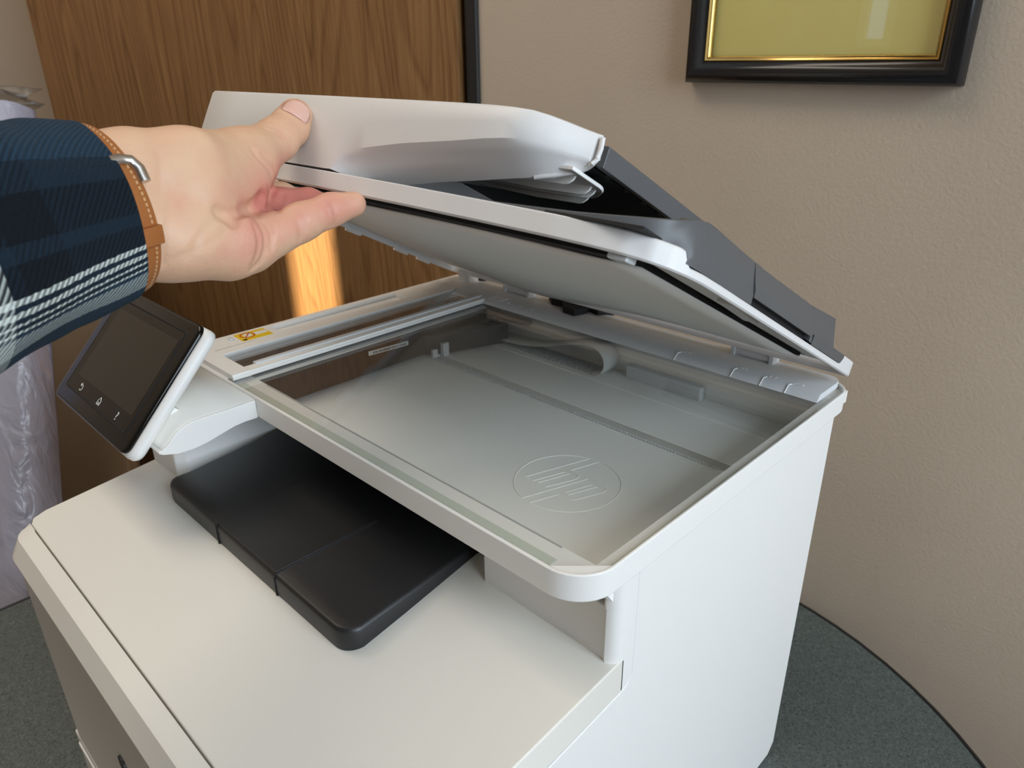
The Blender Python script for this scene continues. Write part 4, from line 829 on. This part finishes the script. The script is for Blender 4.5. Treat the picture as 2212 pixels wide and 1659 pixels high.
# sleeve
def plaid_material():
    m, nt, b = mat_new('plaid_flannel'); at = N(nt, 'ShaderNodeAttribute'); at.attribute_name = 'plaid'
    sx = N(nt, 'ShaderNodeSeparateXYZ'); nt.links.new(at.outputs['Vector'], sx.inputs[0])
    navy, blue, dk, wh, gr = (0.008, 0.017, 0.028), (0.014, 0.036, 0.062), (0.004, 0.006, 0.009), (0.55, 0.60, 0.56), (0.27, 0.32, 0.32)
    nz = N(nt, 'ShaderNodeTexNoise'); nz.inputs['Scale'].default_value = 380; nz.inputs['Detail'].default_value = 2; nt.links.new(at.outputs['Vector'], nz.inputs['Vector'])
    def stripes(sock, per, stops):
        wob = N(nt, 'ShaderNodeMath', operation='MULTIPLY_ADD'); wob.inputs[1].default_value = 0.0012; nt.links.new(nz.outputs['Fac'], wob.inputs[0]); nt.links.new(sock, wob.inputs[2])
        d = N(nt, 'ShaderNodeMath', operation='DIVIDE'); d.inputs[1].default_value = per; nt.links.new(wob.outputs[0], d.inputs[0]); f = N(nt, 'ShaderNodeMath', operation='FRACT'); nt.links.new(d.outputs[0], f.inputs[0])
        c = ramp(nt, f.outputs[0], stops); c.node.color_ramp.interpolation = 'CONSTANT'; return c
    def hard(L): return L
    A = stripes(sx.outputs[1], PERIOD, hard(AROUND_BANDS(blue, navy, dk, wh, gr)))
    Bc = stripes(sx.outputs[0], 0.105, hard([(0, navy), (0.40, dk), (0.60, navy), (0.66, wh), (0.84, navy)]))
    # twill: thin diagonal threads choose warp or weft
    cmb = N(nt, 'ShaderNodeMath', operation='ADD'); nt.links.new(sx.outputs[0], cmb.inputs[0]); nt.links.new(sx.outputs[1], cmb.inputs[1])
    tw_ = N(nt, 'ShaderNodeMath', operation='MULTIPLY'); tw_.inputs[1].default_value = 2*math.pi/0.0028; nt.links.new(cmb.outputs[0], tw_.inputs[0]); sn = N(nt, 'ShaderNodeMath', operation='SINE'); nt.links.new(tw_.outputs[0], sn.inputs[0])
    mr = N(nt, 'ShaderNodeMapRange'); mr.inputs['From Min'].default_value = -0.5; mr.inputs['From Max'].default_value = 0.5; mr.inputs['To Min'].default_value = 0.04; mr.inputs['To Max'].default_value = 0.60; nt.links.new(sn.outputs[0], mr.inputs['Value'])
    mix = N(nt, 'ShaderNodeMix', data_type='RGBA'); nt.links.new(mr.outputs[0], mix.inputs['Factor']); nt.links.new(A, mix.inputs[6]); nt.links.new(Bc, mix.inputs[7])
    fz = N(nt, 'ShaderNodeTexNoise'); fz.inputs['Scale'].default_value = 900; fz.inputs['Detail'].default_value = 3; nt.links.new(at.outputs['Vector'], fz.inputs['Vector'])
    sc = N(nt, 'ShaderNodeMapRange'); sc.inputs['To Min'].default_value = 0.70; sc.inputs['To Max'].default_value = 1.30; nt.links.new(fz.outputs['Fac'], sc.inputs['Value'])
    mm = N(nt, 'ShaderNodeVectorMath', operation='SCALE'); nt.links.new(mix.outputs[2], mm.inputs[0]); nt.links.new(sc.outputs[0], mm.inputs['Scale'])
    nt.links.new(mm.outputs[0], b.inputs['Base Color']); b.inputs['Roughness'].default_value = 0.95; b.inputs['Specular IOR Level'].default_value = 0.15
    b.inputs['Sheen Weight'].default_value = 0.03; b.inputs['Sheen Roughness'].default_value = 0.6; b.inputs['Sheen Tint'].default_value = (0.5, 0.65, 0.85, 1)
    bp = N(nt, 'ShaderNodeBump'); bp.inputs['Strength'].default_value = 0.6; bp.inputs['Distance'].default_value = 0.0010
    ah = N(nt, 'ShaderNodeMath', operation='MULTIPLY_ADD'); ah.inputs[1].default_value = 0.5; nt.links.new(sn.outputs[0], ah.inputs[0]); nt.links.new(fz.outputs['Fac'], ah.inputs[2]); nt.links.new(ah.outputs[0], bp.inputs['Height']); nt.links.new(bp.outputs[0], b.inputs['Normal']); return m
PERIOD = 0.2388
def AROUND_BANDS(blue, navy, dk, wh, gr):
    return [(0, blue), (0.30, navy), (0.44, blue), (0.590, gr), (0.630, blue), (0.637, wh), (0.643, navy), (0.650, wh), (0.656, navy), (0.664, wh), (0.670, navy), (0.679, wh), (0.685, dk), (0.72, navy), (0.74, dk), (0.80, navy), (0.84, blue)]
PLAID = plaid_material()
cuffc, farc = np.array(CUFF), np.array(SLEEVE_FAR); sax = (farc-cuffc)/np.linalg.norm(farc-cuffc)      # from the cuff towards the elbow
sn_ = np.array(SIDE_N); sb = sn_ - (sn_@sax)*sax; sb /= np.linalg.norm(sb); sa = np.cross(-sax, sb)
SL, NA, NS = 0.36, 96, 110
rows, uvw = [], []
def sleeve_point(s, ph, off=0.0):
    ra = 0.0385 + 0.150*s - 0.12*max(0, s-0.10); rb = 0.0325 + 0.150*s - 0.12*max(0, s-0.10)
    w = 0.0016*math.sin(3*ph + 22*s) + 0.0011*math.sin(5*ph - 41*s + 1.3) + 0.0009*math.sin(2*ph + 75*s + 0.6)
    w *= min(1.0, 0.35 + s*14)
    w += -0.0022*math.exp(-((s-0.030)/0.006)**2) * (0.5 + 0.5*math.sin(ph + 0.5))
    tilt = 0.006*math.cos(ph - 4.3)*math.exp(-s/0.05) 
    return cuffc + sax*(s + tilt) + sa*((ra + w + off)*math.cos(ph)) + sb*((rb + w + off)*math.sin(ph))
ss = [SL*(i/NS)**1.25 for i in range(NS+1)]
ring = lambda s, off: [sleeve_point(s, 2*math.pi*k/NA, off) for k in range(NA)]
seq = [(0.030, -0.0030), (0.012, -0.0030), (0.003, -0.0028), (0.0006, -0.0018), (0.0, -0.0008)] + [(s, 0.0) for s in ss[1:]]
for s, off in seq:
    rows.append([tuple(p) for p in ring(s, off)]); uvw += [(s, PERIOD*k/NA, 0.0) for k in range(NA)]
sg_ = G(); sg_.loft(rows, True)
slv = sg_.make('sleeve', PLAID, ps, angle=80)
if len(slv.data.vertices) == len(uvw):
    at = slv.data.attributes.new('plaid', 'FLOAT_VECTOR', 'POINT'); at.data.foreach_set('vector', np.array(uvw, np.float32).ravel())
lab(slv, 'blue, black and white plaid flannel sleeve')

# watch strap round the wrist, buckle and keeper
LEATH = simple('tan_leather', (0.34, 0.115, 0.028), 0.5, bump=0.4, bscale=700)
STITCH = simple('cream_thread', (0.62, 0.36, 0.17), 0.7)
wt = thing('wristwatch', 'tan leather watch strap with cream stitching and steel buckle at the cuff', 'watch', STRAP_C)
wc = np.array(STRAP_C)
def strap_pt(s, ph, off): return wc + sax*s + sa*((0.0352+off)*math.cos(ph)) + sb*((0.0290+off)*math.sin(ph))
def band(s0, s1, p0, p1, o0, o1, n=60):
    R_ = []
    for k in range(n+1):
        ph = p0 + (p1-p0)*k/n
        R_.append([tuple(strap_pt(s, ph, o)) for s, o in ((s0, o0), (s0, o1-0.0004), (s0+(0.0006 if s1 > s0 else -0.0006), o1), (s1-(0.0006 if s1 > s0 else -0.0006), o1), (s1, o1-0.0004), (s1, o0))])
    return R_
stb = band(-0.0015, 0.0185, 0, 2*math.pi, -0.0006, 0.0020, 90)
strap = G().loft(stb[:-1] + [stb[0]], True).make('strap', LEATH, wt, angle=60)
tg = G()
k = 0
while k < 56:
    p0 = math.radians(170 + k*3.6)
    for s0 in (0.0010, 0.0160): tg.loft(band(s0-0.0002, s0+0.0005, p0, p0+math.radians(2.2), 0.0018, 0.0024, 2), True, True)
    k += 1
tgo = tg.make('stitching', STITCH, strap); tgo['kind'] = 'stuff'
G().loft(band(-0.0020, 0.0190, math.radians(243), math.radians(255), 0.0012, 0.0044, 6), True, True).make('keeper', LEATH, wt, bevel=0.0004)
rows_b = G()
rows_b.tube([tuple(strap_pt(s, math.radians(p), 0.0026)) for s, p in ((-0.0024, 282), (-0.0028, 291), (-0.0012, 297), (0.003, 299), (0.008, 299))], 0.0024, 10)
lab(rows_b.make('buckle', METAL, wt), 'steel buckle')
FILMG = glass('grey_clear_film', (0.80, 0.80, 0.79), 1.4, 0.35)

# ------------------------------------------------------------------ things by the door
bx = thing('cardboard_panel', 'plain brown cardboard carton leaning by the wooden door behind the touch screen', 'cardboard', (-0.50, -0.32, ZF))
leaning((-0.820, -0.045, 0.05), (-0.427, -0.308, -1.083), (-0.80, -0.32, 0), 0.55, 0.02).make('carton', CARD, bx, bevel=0.003)
wp = thing('wrapped_panel', 'tall white panel wrapped in crinkled clear plastic film left of the brown cardboard', 'panel', (-0.30, -0.50, ZF))
leaning((-0.735, -0.140, 0.150), (-0.285, -0.475, -1.083), (-0.60, -0.80, 0), 0.62, 0.075, 60, 60, 0.006, 3).make('wrapped_board', FILM, wp, angle=80)
film = G(); rows = []
for j in range(9):
    t = j/8; rows.append([tuple(Vector((-0.735, -0.140, 0.150)) + Vector((-0.60, -0.80, 0))*(0.36*i/12) + Vector((-0.03, 0.02, 0.11))*t*(0.2 + 0.9*i/12) + Vector((0.012*math.sin(i*1.9+j), 0.012*math.sin(i*1.3+j*1.7), 0.006*math.sin(i*2.1+j*0.9)))) for i in range(13)])
film.loft(rows); lab(film.make('film_end', FILMG, wp, solid=0.0012, angle=80), 'loose end of the plastic film')
